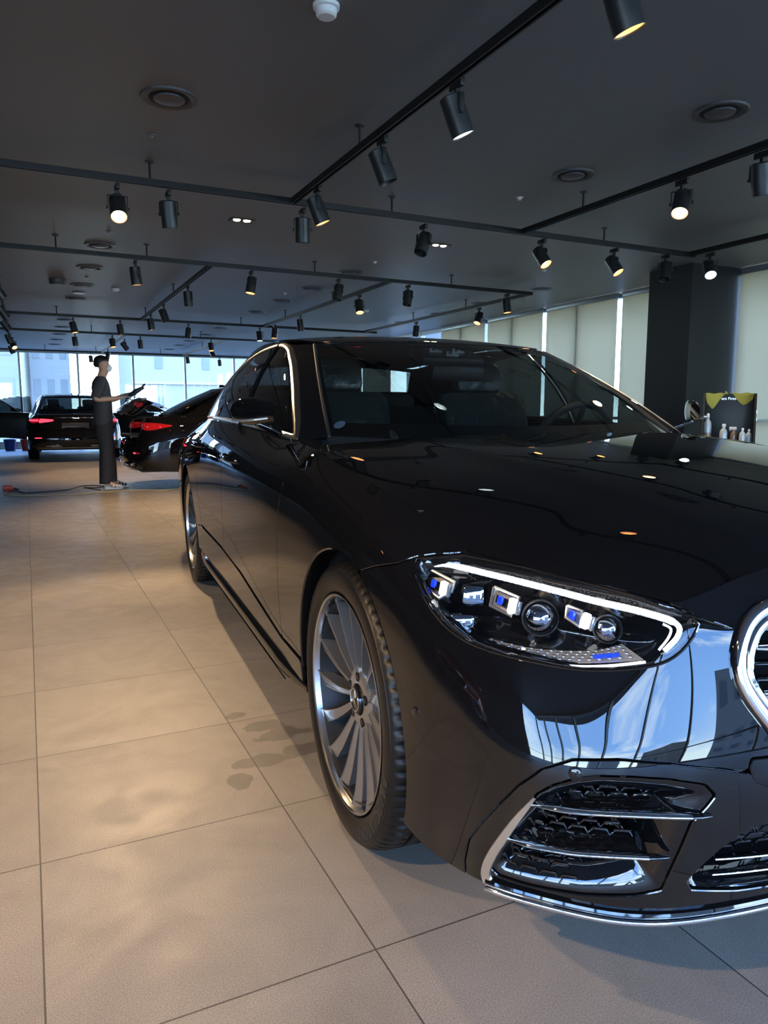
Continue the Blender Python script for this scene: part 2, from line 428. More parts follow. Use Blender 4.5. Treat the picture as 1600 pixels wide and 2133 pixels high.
M['blue'] = P('blue_headlight_accent', (.005, .035, .75), .25, coat=1, emit=(.01, .06, .9), es=.5)
M['red'] = P('red_tail_lamp', (.35, .005, .008), .12, coat=1, emit=(1, .02, .03), es=.10)
M['red_lit'] = P('lit_red_tail_lamp', (.8, .02, .03), .2, emit=(1, .03, .06), es=3.0)
M['amber'] = P('amber_indicator', (.7, .3, .1), .1, coat=1)
M['leather'] = noise_bump(P('black_leather', (.018, .018, .019), .5), 220, .3, .003)
M['film'] = noise_bump(glass('clear_plastic_film', (.80, .85, .85), 1.35, rough=.18) if False else P('plastic_seat_film', (.05, .065, .065), .22, coat=.6), 14, 1.0, .03, 5)
M['disc'] = P('brake_disc', (.16, .16, .165), .4, 1)
M['drl_dim'] = P('light_bar_facets', (.6, .62, .65), .2, emit=(.8, .88, 1), es=.4)
M['caliper'] = P('grey_caliper', (.28, .28, .30), .4, .6)
M['plate'] = P('dark_number_plate_cover', (.02, .02, .022), .3)
# room
M['track'] = P('black_track_aluminium', (.010, .0105, .011), .5, spec=.3)
M['head'] = noise_bump(P('black_spotlight_lacquer', (.020, .022, .024), .42, .2), 500, .1, .001)
M['head_in_warm'] = P('spotlight_reflector_lit_warm', (.9, .55, .35), .35, .3)  # orange lamplight put into the reflector's base colour
M['head_in_cool'] = P('spotlight_reflector_lit_cool', (.85, .9, .95), .35, .3)  # pale copy, coloured as if lit by a cool lamp
M['bulb_warm'] = P('warm_lamp', (1, .9, .7), .3, emit=(1, .70, .36), es=26)
M['bulb_cool'] = P('cool_lamp', (1, 1, 1), .3, emit=(.88, 1, .92), es=16)
M['bulb_small'] = P('downlight_lamp', (1, .95, .8), .3, emit=(1, .86, .5), es=14)
M['diffuser'] = P('grey_air_diffuser', (.055, .056, .058), .5)
M['diffuser_light'] = P('pale_air_diffuser', (.12, .125, .13), .4)
M['white_plastic'] = P('white_plastic', (.75, .78, .78), .4)
M['void2'] = P('diffuser_slot', (.008, .008, .008), .8)
# ---------------------------------------------------------------- room shell
def floor_mat():
    m, n, l, b = newmat('stone_tile_floor')
    tc = n.new('ShaderNodeTexCoord'); sp = n.new('ShaderNodeSeparateXYZ'); l.new(tc.outputs['Object'], sp.inputs[0])
    def mth(op, a, bb=None, c=None):
        k = n.new('ShaderNodeMath'); k.operation = op
        for i, v in enumerate((a, bb, c)):
            if v is None: continue
            if isinstance(v, (int, float)): k.inputs[i].default_value = v
            else: l.new(v, k.inputs[i])
        return k.outputs[0]
    line = []; cell = []
    for ax, off in (('X', FX0), ('Y', FY0)):
        u = mth('DIVIDE', mth('SUBTRACT', sp.outputs[ax], off), .6)
        fr = mth('FRACT', u); d = mth('MINIMUM', fr, mth('SUBTRACT', 1.0, fr)); line.append(d); cell.append(mth('FLOOR', u))
    dmin = mth('MINIMUM', line[0], line[1]); g = n.new('ShaderNodeMapRange'); g.inputs[1].default_value = .0022; g.inputs[2].default_value = .0036; l.new(dmin, g.inputs[0])  # 0 in joint
    cx_ = n.new('ShaderNodeCombineXYZ'); l.new(cell[0], cx_.inputs[0]); l.new(cell[1], cx_.inputs[1])
    wn = n.new('ShaderNodeTexWhiteNoise'); l.new(cx_.outputs[0], wn.inputs[0])
    off = n.new('ShaderNodeVectorMath'); off.operation = 'MULTIPLY_ADD'; l.new(wn.outputs['Color'], off.inputs[0]); off.inputs[1].default_value = (9, 9, 9); l.new(tc.outputs['Object'], off.inputs[2])
    n1 = n.new('ShaderNodeTexNoise'); n1.inputs['Scale'].default_value = 2.2; n1.inputs['Detail'].default_value = 7; n1.inputs['Roughness'].default_value = .65; n1.inputs['Distortion'].default_value = 1.2; l.new(off.outputs[0], n1.inputs['Vector'])
    n2 = n.new('ShaderNodeTexNoise'); n2.inputs['Scale'].default_value = 380; n2.inputs['Detail'].default_value = 3; l.new(tc.outputs['Object'], n2.inputs['Vector'])
    r1 = n.new('ShaderNodeValToRGB'); l.new(n1.outputs[0], r1.inputs[0]); r1.color_ramp.elements[0].position = .3; r1.color_ramp.elements[1].position = .72
    r1.color_ramp.elements[0].color = (.178, .158, .134, 1); r1.color_ramp.elements[1].color = (.245, .218, .185, 1)
    r2 = n.new('ShaderNodeValToRGB'); l.new(n2.outputs[0], r2.inputs[0]); r2.color_ramp.elements[0].position = .3; r2.color_ramp.elements[1].position = .7
    r2.color_ramp.elements[0].color = (.50, .50, .50, 1); r2.color_ramp.elements[1].color = (1.45, 1.45, 1.45, 1)
    mu = n.new('ShaderNodeMixRGB'); mu.blend_type = 'MULTIPLY'; mu.inputs[0].default_value = .8; l.new(r1.outputs[0], mu.inputs[1]); l.new(r2.outputs[0], mu.inputs[2])
    tint = n.new('ShaderNodeMixRGB'); tint.blend_type = 'MULTIPLY'; tint.inputs[0].default_value = 1; l.new(mu.outputs[0], tint.inputs[1])
    tr = n.new('ShaderNodeMapRange'); tr.inputs[3].default_value = .93; tr.inputs[4].default_value = 1.05; l.new(wn.outputs['Value'], tr.inputs[0])
    cc = n.new('ShaderNodeCombineXYZ'); [l.new(tr.outputs[0], cc.inputs[i]) for i in range(3)]; l.new(cc.outputs[0], tint.inputs[2])
    # a few water stains beside the front wheel
    ns = n.new('ShaderNodeTexNoise'); ns.inputs['Scale'].default_value = 11; ns.inputs['Detail'].default_value = 4; l.new(tc.outputs['Object'], ns.inputs['Vector']); tot = None
    for sx, sy, rx, ry in STAINS:
        dx = mth('DIVIDE', mth('SUBTRACT', sp.outputs['X'], sx), rx); dy = mth('DIVIDE', mth('SUBTRACT', sp.outputs['Y'], sy), ry)
        q = mth('SUBTRACT', mth('ADD', mth('ADD', mth('MULTIPLY', dx, dx), mth('MULTIPLY', dy, dy)), mth('MULTIPLY', ns.outputs[0], 3.2)), 2.35)
        tot = q if tot is None else mth('MINIMUM', tot, q)
    st = n.new('ShaderNodeMapRange'); st.inputs[1].default_value = -.10; st.inputs[2].default_value = .06; st.inputs[3].default_value = .62; st.inputs[4].default_value = 1.0; l.new(tot, st.inputs[0])
    sc_ = n.new('ShaderNodeCombineXYZ'); [l.new(st.outputs[0], sc_.inputs[i]) for i in range(3)]
    wet = n.new('ShaderNodeMixRGB'); wet.blend_type = 'MULTIPLY'; wet.inputs[0].default_value = 1; l.new(tint.outputs[0], wet.inputs[1]); l.new(sc_.outputs[0], wet.inputs[2]); tint = wet
    jm = n.new('ShaderNodeMixRGB'); l.new(g.outputs[0], jm.inputs[0]); jm.inputs[1].default_value = (.045, .040, .036, 1); l.new(tint.outputs[0], jm.inputs[2]); l.new(jm.outputs[0], b.inputs['Base Color'])
    n3 = n.new('ShaderNodeTexNoise'); n3.inputs['Scale'].default_value = 3.5; n3.inputs['Detail'].default_value = 6; n3.inputs['Distortion'].default_value = 2.5; l.new(off.outputs[0], n3.inputs['Vector'])
    rr = n.new('ShaderNodeMapRange'); rr.inputs[1].default_value = .3; rr.inputs[2].default_value = .7; rr.inputs[3].default_value = .40; rr.inputs[4].default_value = .56; l.new(n3.outputs[0], rr.inputs[0]); l.new(rr.outputs[0], b.inputs['Roughness'])
    b.inputs['Specular IOR Level'].default_value = .5
    ad = mth('ADD', mth('MULTIPLY', n2.outputs[0], .35), mth('MULTIPLY', n1.outputs[0], 1.6)); ad2 = mth('ADD', ad, mth('MULTIPLY', g.outputs[0], 1.0))
    bp = n.new('ShaderNodeBump'); bp.inputs['Strength'].default_value = .35; bp.inputs['Distance'].default_value = .0016; l.new(ad2, bp.inputs['Height']); l.new(bp.outputs[0], b.inputs['Normal'])
    return m
STAINS = [(.60, 2.47, .045, .035), (.66, 2.35, .085, .05), (.72, 2.26, .10, .05), (.60, 2.10, .10, .05), (.74, 2.12, .11, .045), (.50, 2.00, .04, .05)]
FX0, FY0 = -.032, .02
M['floor'] = floor_mat()
M['ceil'] = noise_bump(P('charcoal_ceiling_paint', (.155, .161, .164), .55, spec=.4), 60, .12, .002)
M['wall'] = noise_bump(P('charcoal_wall_paint', (.030, .032, .036), .7, spec=.3), 80, .1, .002)
M['column'] = noise_bump(P('charcoal_column_paint', (.024, .027, .030), .6, spec=.3), 80, .1, .002)
M['frame'] = P('pale_window_aluminium', (.30, .36, .37), .4, .3)
M['win'] = glass('window_glass', (.86, .94, .95), 1.4)
def blind_mat():
    m, n, l, b = newmat('roller_blind_fabric'); o = n['Material Output']; b.inputs['Base Color'].default_value = (.70, .67, .58, 1); b.inputs['Roughness'].default_value = .85
    t = n.new('ShaderNodeBsdfTranslucent'); t.inputs[0].default_value = (.74, .66, .50, 1); mx = n.new('ShaderNodeMixShader'); mx.inputs[0].default_value = .42
    tc = n.new('ShaderNodeTexCoord'); wv = n.new('ShaderNodeTexWave'); wv.inputs['Scale'].default_value = 120; wv.inputs['Distortion'].default_value = 1; l.new(tc.outputs['Object'], wv.inputs['Vector'])
    bp = n.new('ShaderNodeBump'); bp.inputs['Strength'].default_value = .1; bp.inputs['Distance'].default_value = .001; l.new(wv.outputs[0], bp.inputs['Height']); l.new(bp.outputs[0], b.inputs['Normal'])
    l.new(b.outputs[0], mx.inputs[1]); l.new(t.outputs[0], mx.inputs[2]); l.new(mx.outputs[0], o.inputs[0]); return m
M['blind'] = blind_mat()
def struct(name, mb, mat, parent=None):
    o = mb.build(name, mat, parent)
    if not parent: o['kind'] = 'structure'
    return o
XL, XR, YB, YF = -9.0, 7.66, -3.3, 22.8
struct('floor', MB().box(((XL+XR)/2, (YB+YF)/2, -.05), (XR-XL+.8, YF-YB+.8, .1)), M['floor'])
struct('ceiling', MB().box(((XL+XR)/2, (YB+YF)/2, CEIL+.05), (XR-XL+.8, YF-YB+.8, .1)), M['ceil'])
struct('wall_left', MB().box((XL-.1, (-1.9+YF)/2, CEIL/2), (.2, YF+1.9+.4, CEIL)), M['wall'])
# glazed bays: one object per bay, frame with its pane
NW = [0]
def bay(a, b_, h0, h1, side):
    """vertical glazed bay from plan point a to b_"""
    NW[0] += 1; a, b_ = Vector((*a, 0)), Vector((*b_, 0)); d = (b_-a); L = d.length; d.normalize(); rot = Euler((0, 0, math.atan2(d.y, d.x)))
    mb = MB(); mid = (a+b_)/2
    mb.box(a+Vector((0, 0, (h0+h1)/2)), (.055, .11, h1-h0), rot)
    mb.box(mid+Vector((0, 0, h1-.03)), (L-.055, .09, .06), rot); mb.box(mid+Vector((0, 0, h0+.04)), (L-.055, .09, .08), rot)
    mb.box(mid+Vector((0, 0, .95)), (L-.055, .05, .04), rot)
    o = struct('window_%d' % NW[0], mb, M['frame'])
    MB().box(mid+Vector((0, 0, (h0+h1)/2)), (L-.05, .012, h1-h0-.1), rot).build('pane', M['win'], o)
xs = [-.08+1.48*k for k in range(-1, 6)]
struct('wall_far', MB().box(((XL+xs[0])/2, YF+.1, CEIL/2), (xs[0]-XL, .2, CEIL)), M['wall'])
for i in range(len(xs)-1): bay((xs[i], YF), (xs[i+1], YF), .12, CEIL-.02, 'far')
bay((xs[-1], YF), (XR, YF), .12, CEIL-.02, 'far')
struct('trim_1', MB().box(((XL+XR)/2, YF, .06), (XR-XL, .16, .12)), M['frame'])
xb = [XL+(XR-XL)/11*k for k in range(12)]
for i in range(11): bay((xb[i], YB), (xb[i+1], YB), .0, CEIL-.02, 'back')
for k in range(1): bay((XL, YB+1.4*k), (XL, YB+1.4*(k+1)), .0, CEIL-.02, 'left')
# right side: windows behind the blinds
yr = [YB+(6.24-YB)/6*k for k in range(7)]
for i in range(6): bay((XR, yr[i]), (XR, yr[i+1]), 0, CEIL-.02, 'right')
yr2 = [7.4+1.665*k for k in range(10)]
for i in range(9): bay((XR, yr2[i]), (XR, min(yr2[i+1], YF)), 0, CEIL-.02, 'right')
struct('wall_right', MB().box((XR+.06, (yr2[-1]+YF)/2+.1, CEIL/2), (.1, YF-yr2[-1]+.3, CEIL)), M['wall'])
struct('trim_2', MB().box((7.22, 6.54, CEIL/2), (.80, .64, CEIL)), M['column'])          # the column on the right
# roller blinds on the right wall; bright slits between them
def blind(y0, y1, label, z0=.04):
    r = empty('roller_blind', (7.585, (y0+y1)/2, 0)); tag(r, label, 'blind', 'roller blinds along the right wall')
    n_ = 12; hw = (y1-y0)/2; V = []; F = []
    zs = [z0, 1.0, 1.8, CEIL-.06]
    for i in range(n_+1):
        y = -hw+2*hw*i/n_
        for z in zs: V.append((.004*math.sin(i*1.3+z), y, z))
    for i in range(n_):
        for j in range(len(zs)-1): a = i*len(zs)+j; F.append((a, a+len(zs), a+len(zs)+1, a+1))
    f = mesh_obj('fabric', V, F, M['blind'], r); s = f.modifiers.new('thickness', 'SOLIDIFY'); s.thickness = .001
    MB().tube([(0, -hw, z0), (0, hw, z0)], .012, 8).build('bottom_rail', M['frame'], r)
    MB().box((.01, 0, CEIL-.04), (.05, 2*hw, .07), bev=.008).build('cassette', M['frame'], r)
edges = [6.885, 8.16, 9.84, 11.52, 13.19, 14.86, 16.5, 18.2, 19.9]
lab = ['pale roller blind directly behind the dark column', 'pale roller blind second behind the dark column, between two bright slits',
       'pale roller blind third behind the dark column, above the car roof', 'narrow visible pale roller blind farthest from the column, by the bright window gap']
for i in range(4): blind(edges[i]+(.05 if i else .012), edges[i+1]-.05, lab[i])
for i, nm_ in ((5, 'nearest'), (6, 'middle'), (7, 'farthest')): blind(edges[i]+.6, edges[i+1]+.5, nm_+' of three pale roller blinds far down the right wall behind the car roof')
blind(4.45, 6.20, 'bluish pale roller blind in front of the column, behind the tool trolley')
blind(2.6, 4.42, 'pale roller blind on the right wall just out of view')
blind(.75, 2.57, 'pale roller blind on the right wall beside the bonnet')

# ---------------------------------------------------------------- ceiling tracks with their drop rods
ZT = 2.55
def track(a, b_, label, rods):
    a, b_ = Vector((*a, ZT)), Vector((*b_, ZT)); mid = (a+b_)/2; L = (b_-a).length; ang = math.atan2((b_-a).y, (b_-a).x)
    r = empty('lighting_track', mid, ang); tag(r, label, 'track light rail', 'black ceiling tracks')
    mb = MB(); mb.box((0, 0, .034), (L, .036, .012)); mb.box((0, .0135, .014), (L, .009, .03)); mb.box((0, -.0135, .014), (L, .009, .03)); mb.box((0, 0, .02), (L, .012, .012))
    mb.build('rail', M['track'], r)
    for t in rods:
        q = MB().tube([((t-.5)*L, 0, .04), ((t-.5)*L, 0, CEIL-ZT)], .008, 8); q.lathe([(.001, CEIL-ZT-.006), (.028, CEIL-ZT-.006), (.03, CEIL-ZT)], 16, c=((t-.5)*L, 0, 0)); q.build('rod', M['track'], r)
TY1, TY2, TY3, TY4, TY5 = 5.43, 8.12, 13.30, 16.0, 21.2
track((-.9, 5.30), (6.0, 5.46), 'black track running across the ceiling above the bonnet, nearest cross rail', (.04, .252, .515, .83))
track((1.84, .4), (1.84, 5.34), 'black track running from top centre to the nearest cross rail', (.10, .42, .76))
track((3.90, .4), (3.90, 5.38), 'black track running into the picture above the right of the bonnet', (.15, .5, .85))
track((5.92, 1.0), (5.92, 5.43), 'black track at far right meeting the end of the nearest cross rail', (.3, .8))
track((-.9, 7.85), (6.05, 8.13), 'black track across the ceiling behind the roof, second cross rail', (.18, .30, .56, .82))
track((1.84, 7.98), (1.84, 13.25), 'black track running back between second and third cross rails on the left', (.42, .9))
track((3.97, 8.08), (3.97, 13.35), 'black track running back between second and third cross rails in the middle', (.35, .75))
track((6.03, 8.15), (6.03, 13.4), 'black track running back beside the blinds', (.3, .62))
track((-.9, 13.1), (6.3, 13.45), 'black track across the ceiling above the man, third cross rail', (.2, .62))
track((-.9, 15.75), (6.3, 16.2), 'black track across the ceiling behind the man, fourth cross rail', (.3, .6))
track((1.9, 15.95), (1.9, 21.0), 'black track running back to the far windows on the left', (.5,))
track((4.0, 16.1), (4.0, 21.1), 'black track running back to the far windows in the middle', (.5,))
track((-.9, 21.0), (6.3, 21.35), 'black track along the top of the far windows', (.2, .37, .6))
track((-.2, 7.9), (-.2, 21.0), 'black track at far left edge running back to the windows', (.2, .5, .8))

# ---------------------------------------------------------------- spotlights
def make_head():
    r = empty('track_spotlight'); 
    a = MB().box((0, 0, -.030), (.026, .10, .035), bev=.004); a.box((0, 0, -.06), (.018, .018, .03)); a.build('track_adapter', M['track'], r)
    y = MB(); R_ = .062
    for s in (-1, 1): y.box((0, s*R_, -.125), (.022, .004, .085), bev=.001); y.lathe([(.001, -.006), (.010, -.006), (.010, .006), (.001, .006)], 12, 'Y', (0, s*(R_+.004), -.16))
    y.box((0, 0, -.083), (.022, 2*R_, .004)); y.build('bracket', M['track'], r)
    return r
def head_body(r, tilt, pan, lit):
    """tilt from straight down, pan about z (world direction the lamp looks)"""
    b = bpy.data.objects.new('lamp_body', HM['body']); C.objects.link(b); b.parent = r; b.location = (0, 0, -.16)
    d = Vector((math.sin(tilt)*math.cos(pan), math.sin(tilt)*math.sin(pan), -math.cos(tilt))); q = d.to_track_quat('-Z', 'Y'); b.rotation_euler = q.to_euler()
    for nm, me in (('reflector', HM['ref_c' if lit == 'cool' else 'ref_w' if lit else 'ref_off']), ('bulb', HM['bulb_c' if lit == 'cool' else 'bulb_w' if lit else 'bulb_off'])):
        o = bpy.data.objects.new(nm, me); C.objects.link(o); o.parent = b
    o = bpy.data.objects.new('power_cable', HM['cable']); C.objects.link(o); o.parent = r
    return b, d
HM = {}
def _data(o): me = o.data; bpy.data.objects.remove(o); return me
mb = MB(); mb.lathe([(.001, .085), (.046, .085), (.0525, .080), (.0525, .005), (.0535, .0), (.0535, -.088), (.0515, -.090), (.0495, -.086), (.0495, -.02), (.001, -.02)], 36)
for k in range(6): a = k*PI/3; mb.box((.030*math.cos(a), .030*math.sin(a), .086), (.018, .004, .003), Euler((0, 0, a)))
HM['body'] = _data(mb.build('b', M['head'], sharp=30))
for k, mm in (('ref_w', 'head_in_warm'), ('ref_c', 'head_in_cool'), ('ref_off', 'head')):  # lit reflectors carry the lamp's tint in their colour, unlit ones are black
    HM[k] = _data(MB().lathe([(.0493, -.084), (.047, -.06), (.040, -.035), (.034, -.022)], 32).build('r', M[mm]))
for k, mm in (('bulb_w', 'bulb_warm'), ('bulb_c', 'bulb_cool'), ('bulb_off', 'satin_black')):
    HM[k] = _data(MB().lathe([(.001, -.042), (.018, -.040), (.030, -.033), (.036, -.024)], 24).build('l', M[mm]))
HM['cable'] = _data(MB().tube(cr([(.0, .012, -.045), (.03, .03, -.07), (.035, .0, -.095), (.01, -.01, -.10), (.0, 0, -.09)], 5), .0022, 6).build('c', M['track']))
proto_head = None
LIT = []
def spot(x, y, tilt, pan, lit, label, power=0, cone=55, size=.04):
    global proto_head
    if proto_head is None: r = proto_head = make_head()
    else:
        r = proto_head.copy(); C.objects.link(r)
        for ch in list(proto_head.children):
            if ch.name.startswith(('track_adapter', 'bracket')): c = ch.copy(); C.objects.link(c); c.parent = r
    r.location = (x, y, ZT); r.rotation_euler = (0, 0, 0); tag(r, label, 'spotlight', 'black track spotlights')
    b, d = head_body(r, math.radians(tilt), math.radians(pan), lit)
    # the yoke faces across the tilt
    for ch in r.children:
        if ch.name.startswith('bracket'): ch.rotation_euler = (0, 0, math.radians(pan))
    if power:
        ld = bpy.data.lights.new('spot_beam', 'SPOT'); ld.energy = power*.58; ld.color = (1, .69, .40) if lit != 'cool' else (.92, 1, .95)
        ld.spot_size = math.radians(cone); ld.spot_blend = .6; ld.shadow_soft_size = size
        lo = bpy.data.objects.new('spot_beam', ld); C.objects.link(lo); lo.location = Vector((x, y, ZT-.16))+d*.10; lo.rotation_euler = d.to_track_quat('-Z', 'Y').to_euler()
# aim: pan is the compass of the beam (degrees from +X towards +Y)
spot(1.84, 3.07, 22, -10, 'cool', 'large black spotlight in mid air above the windscreen, nearest on the centre rail', 60, 60)
spot(1.84, 3.85, 22, -15, None, 'second black spotlight down the centre rail, unlit, below the nearest one')
spot(1.84, 4.85, 22, -15, 'warm', 'third black spotlight on the centre rail with an orange rim, just before the cross rail', 90, 60)
spot(1.84, 2.03, 22, -10, 'warm', 'very large black spotlight cut off by the top edge, orange inside', 150, 80)
spot(1.84+2.06, .9, 30, -150, 'cool', 'black spotlight on the right-hand rail beyond the top edge', 60, 70)
spot(3.90, 3.10, 18, 20, None, 'black spotlight cut by the right edge of the picture, unlit')
spot(3.90, 3.68, 34, -145, 'warm', 'glowing spotlight upper right on the rail over the bonnet', 120, 70)
spot(5.92, 5.20, 40, -125, 'cool', 'white-green glowing spotlight in front of the dark column', 90, 80)
# nearest cross rail
spot(.63, 5.37, 38, -92, 'warm', 'brightest spotlight, orange glare at upper left', 420, 75)
spot(.96, 5.38, 14, 60, 'warm', 'black spotlight just right of the orange glare', 200, 95)
spot(1.93, 5.41, 10, 70, None, 'black spotlight on the nearest cross rail where the centre rail joins it')
spot(2.96, 5.43, 28, 205, None, 'black spotlight tilted left, beside the square downlight above the car roof')
spot(4.14, 5.44, 36, -75, 'warm', 'lit spotlight right of the rail junction, first of the two glowing side by side', 150, 75)
spot(4.97, 5.45, 34, -70, 'warm', 'lit spotlight, second of the two glowing side by side on the nearest cross rail', 150, 75)
spot(5.62, 5.46, 22, 215, None, 'black spotlight at the right end of the nearest cross rail, beside the column')
# second cross rail
spot(1.07, 7.93, 6, 20, 'warm', 'black spotlight at left on the second cross rail', 260, 95)
spot(2.26, 7.98, 12, 200, 'warm', 'black spotlight on the second cross rail just right of the small side rail', 200, 95)
spot(3.28, 8.02, 14, 200, None, 'black spotlight in the middle of the second cross rail above the roof')
spot(4.19, 8.06, 14, 210, None, 'black spotlight right of the middle of the second cross rail')
spot(5.64, 8.11, 8, -60, 'warm', 'black spotlight with orange rim near the right end of the second cross rail', 20, 60)
spot(1.84, 9.25, 6, 30, 'warm', 'black spotlight hanging left on the side rail behind the second cross rail', 260, 95)
spot(1.84, 11.0, 20, -30, None, 'black spotlight tilted on the left side rail farther back')
spot(3.97, 9.0, 22, -100, 'warm', 'small glowing spotlight in the middle of the ceiling', 150, 80)
spot(3.97, 11.3, 5, 0, None, 'black spotlight on the middle side rail just above the roof line')
spot(6.03, 9.36, 30, 200, 'warm', 'tilted black spotlight with pink rim by the blinds', 15, 60)
spot(6.03, 11.3, 6, 190, None, 'black spotlight above the car roof by the bright window gap')
# third cross rail
spot(.78, 13.2, 14, -30, 'warm', 'small black spotlight left of the man on the third cross rail', 260, 95)
spot(1.50, 13.23, 6, 0, 'warm', 'small black spotlight above and right of the man on the third cross rail', 220, 95)
spot(1.84, 12.2, 6, 0, 'warm', 'small black spotlight with orange mouth near the end of the left side rail', 20, 60)
spot(2.62, 13.27, 8, 200, None, 'small black spotlight on the third cross rail between the two side rails')
spot(3.90, 13.32, 10, -90, 'cool', 'small white-lit spotlight on the third cross rail above the parked car roof', 15, 60)
spot(3.99, 12.7, 8, 200, 'warm', 'small orange-lit spotlight at the left end of the main car roof', 20, 60)
# fourth and last cross rails, left cluster
spot(.95, 15.85, 6, 0, 'warm', 'tiny black spotlight on the fourth cross rail above the window mullion', 200, 95)
spot(1.64, 15.9, 14, -60, 'warm', 'tiny lit spotlight above the head of the man', 15, 60)
spot(1.95, 16.6, 40, 20, None, 'tiny sideways black spotlight beside the lit one above the man')
spot(2.18, 15.95, 4, 0, None, 'tiny black spotlight right of the man on the fourth cross rail')
spot(3.62, 16.0, 14, -80, 'warm', 'tiny lit spotlight over the parked car with the raised boot lid', 12, 60)
spot(4.0, 17.6, 24, -40, None, 'tiny tilted black spotlight behind the tiny lit one')
spot(1.90, 19.6, 14, 200, None, 'tiny black spotlight in front of the far windows, right of the man')
spot(1.62, 21.05, 4, 0, None, 'tiny black spotlight against the far windows, left of the man')
spot(4.0, 20.5, 8, 0, None, 'tiny pale spotlight against the far windows, left one of the two')
spot(5.05, 21.3, 4, 0, None, 'tiny black spotlight against the far windows, rightmost')
spot(-.2, 9.6, 34, 20, None, 'black spotlight at the left edge, topmost')
spot(-.2, 11.6, 34, 15, None, 'black spotlight at the left edge, second from the top')
spot(-.2, 13.4, 34, 10, 'warm', 'black spotlight at the left edge, third from the top')
spot(-.2, 15.8, 20, 5, None, 'black spotlight at the left edge, fourth from the top')
spot(-.15, 17.2, 40, -60, 'warm', 'lit spotlight at the left edge above the window', 15, 60)
spot(-.2, 18.6, 20, 0, None, 'small black spotlight at the left edge in front of the window')
# extra working lamps that stand outside the picture but light the floor and the car
for i, (x, y, tl, pn, pw) in enumerate([(-1.6, 2.2, 20, -20, 330), (-1.6, 4.2, 18, -10, 300), (-1.6, .4, 20, 20, 420)]):
    spot(x, y, tl, pn, 'warm', 'warm spotlight on the rail left of the picture, ' + ('nearest the camera' if y < 1 else 'middle one' if y < 3 else 'farthest of the three'), pw, 95)
track((-1.6, -.5), (-1.6, 5.0), 'black track left of the picture', (.2, .8))

# ---------------------------------------------------------------- round air diffusers
def diffuser(proto=[None], size=1.0):
    if proto[0]: return copy_tree(proto[0])
    r = empty('air_diffuser'); proto[0] = r
    MB().lathe([(.150, .0), (.146, -.010), (.128, -.012), (.106, -.004), (.104, .0)], 48).build('outer_ring', M['diffuser'], r)
    MB().lathe([(.0005, -.004), (.110, -.004)], 40).build('slot', M['void2'], r)
    MB().lathe([(.082, -.006), (.080, -.014), (.06, -.019), (.001, -.022)], 40).build('centre_cone', M['diffuser'], r)
    return r
dl = [(.78, 4.24, 'large round air diffuser at upper left of the ceiling'), (3.55, 3.11, 'round air diffuser near the right edge, large'), (3.55, 4.34, 'round air diffuser right of centre, in front of the glowing spotlight rail'),
      (.77, 8.15, 'round air diffuser just in front of the second cross rail at left'), (.77, 9.45, 'first round air diffuser behind the second cross rail at left'), (.77, 10.8, 'second round air diffuser behind the second cross rail at left'),
      (.77, 12.1, 'third round air diffuser behind the second cross rail at left'), (3.6, 8.42, 'round air diffuser over the middle of the second cross rail'), (3.6, 9.75, 'first round air diffuser behind the rail in the middle'),
      (3.6, 11.05, 'second round air diffuser behind the rail in the middle'), (3.6, 12.45, 'third round air diffuser behind the rail in the middle'), (6.45, 8.46, 'round air diffuser at right near the top of the blinds'),
      (6.45, 9.96, 'second round air diffuser near the blinds'), (6.5, 11.35, 'third round air diffuser near the blinds'), (6.5, 12.75, 'fourth round air diffuser near the blinds, just above the roof'),
      (.76, 15.0, 'distant round air diffuser, first of five in the left row over the silver-lit car'), (.76, 16.35, 'distant round air diffuser, second of five in the left row'), (.76, 17.9, 'distant round air diffuser, third of five in the left row'),
      (.76, 19.3, 'distant round air diffuser, fourth of five in the left row'), (.76, 20.7, 'distant round air diffuser, last of the left row by the windows'),
      (3.64, 15.2, 'distant round air diffuser, first of the middle row behind the third cross rail'), (3.64, 16.65, 'distant round air diffuser, second of the far middle row'), (3.64, 18.3, 'distant round air diffuser, third of the far middle row'),
      (3.64, 19.6, 'distant round air diffuser, fourth of the far middle row'), (3.64, 21.1, 'distant round air diffuser, last of the middle row by the windows'), (3.55, 1.8, 'round air diffuser on the ceiling above the bonnet'), (.78, 2.9, 'round air diffuser above the top left of the picture')]
for x, y, lb in dl:
    o = diffuser(); o.location = (x, y, CEIL); tag(o, lb, 'air diffuser', 'round ceiling air diffusers')
# small ceiling things
def disc_thing(name, prof, mat, x, y, label, cat, extra=None, group=None):
    o = MB().lathe(prof, 28).build(name, M[mat]); o.location = (x, y, CEIL); tag(o, label, cat, group)
    if extra: MB().lathe(extra[0], 28).build(extra[2], M[extra[1]], o)
    return o
disc_thing('smoke_detector', [(.055, .0), (.054, -.014), (.046, -.018), (.044, -.018)], 'white_plastic', 1.2, 3.04, 'white smoke detector at the top edge', 'smoke detector', ([(.045, -.016), (.042, -.040), (.034, -.047), (.001, -.048)], 'white_plastic', 'dome'))
disc_thing('smoke_detector', [(.05, .0), (.048, -.018), (.04, -.03), (.001, -.032)], 'white_plastic', 1.2, 10.92, 'small white smoke detector at left behind the second cross rail', 'smoke detector')
disc_thing('smoke_detector', [(.05, .0), (.048, -.018), (.04, -.03), (.001, -.032)], 'white_plastic', 5.17, 11.45, 'small white smoke detector beside the small glowing spotlight in the middle', 'smoke detector')
disc_thing('ceiling_speaker', [(.10, .0), (.098, -.05), (.08, -.065), (.001, -.068)], 'diffuser', .46, 10.48, 'dark round ceiling dome left of the diffusers', 'ceiling dome')
disc_thing('small_vent', [(.085, .0), (.08, -.012), (.001, -.014)], 'diffuser_light', .77, 11.49, 'small pale vent between the second and third left diffusers', 'vent')
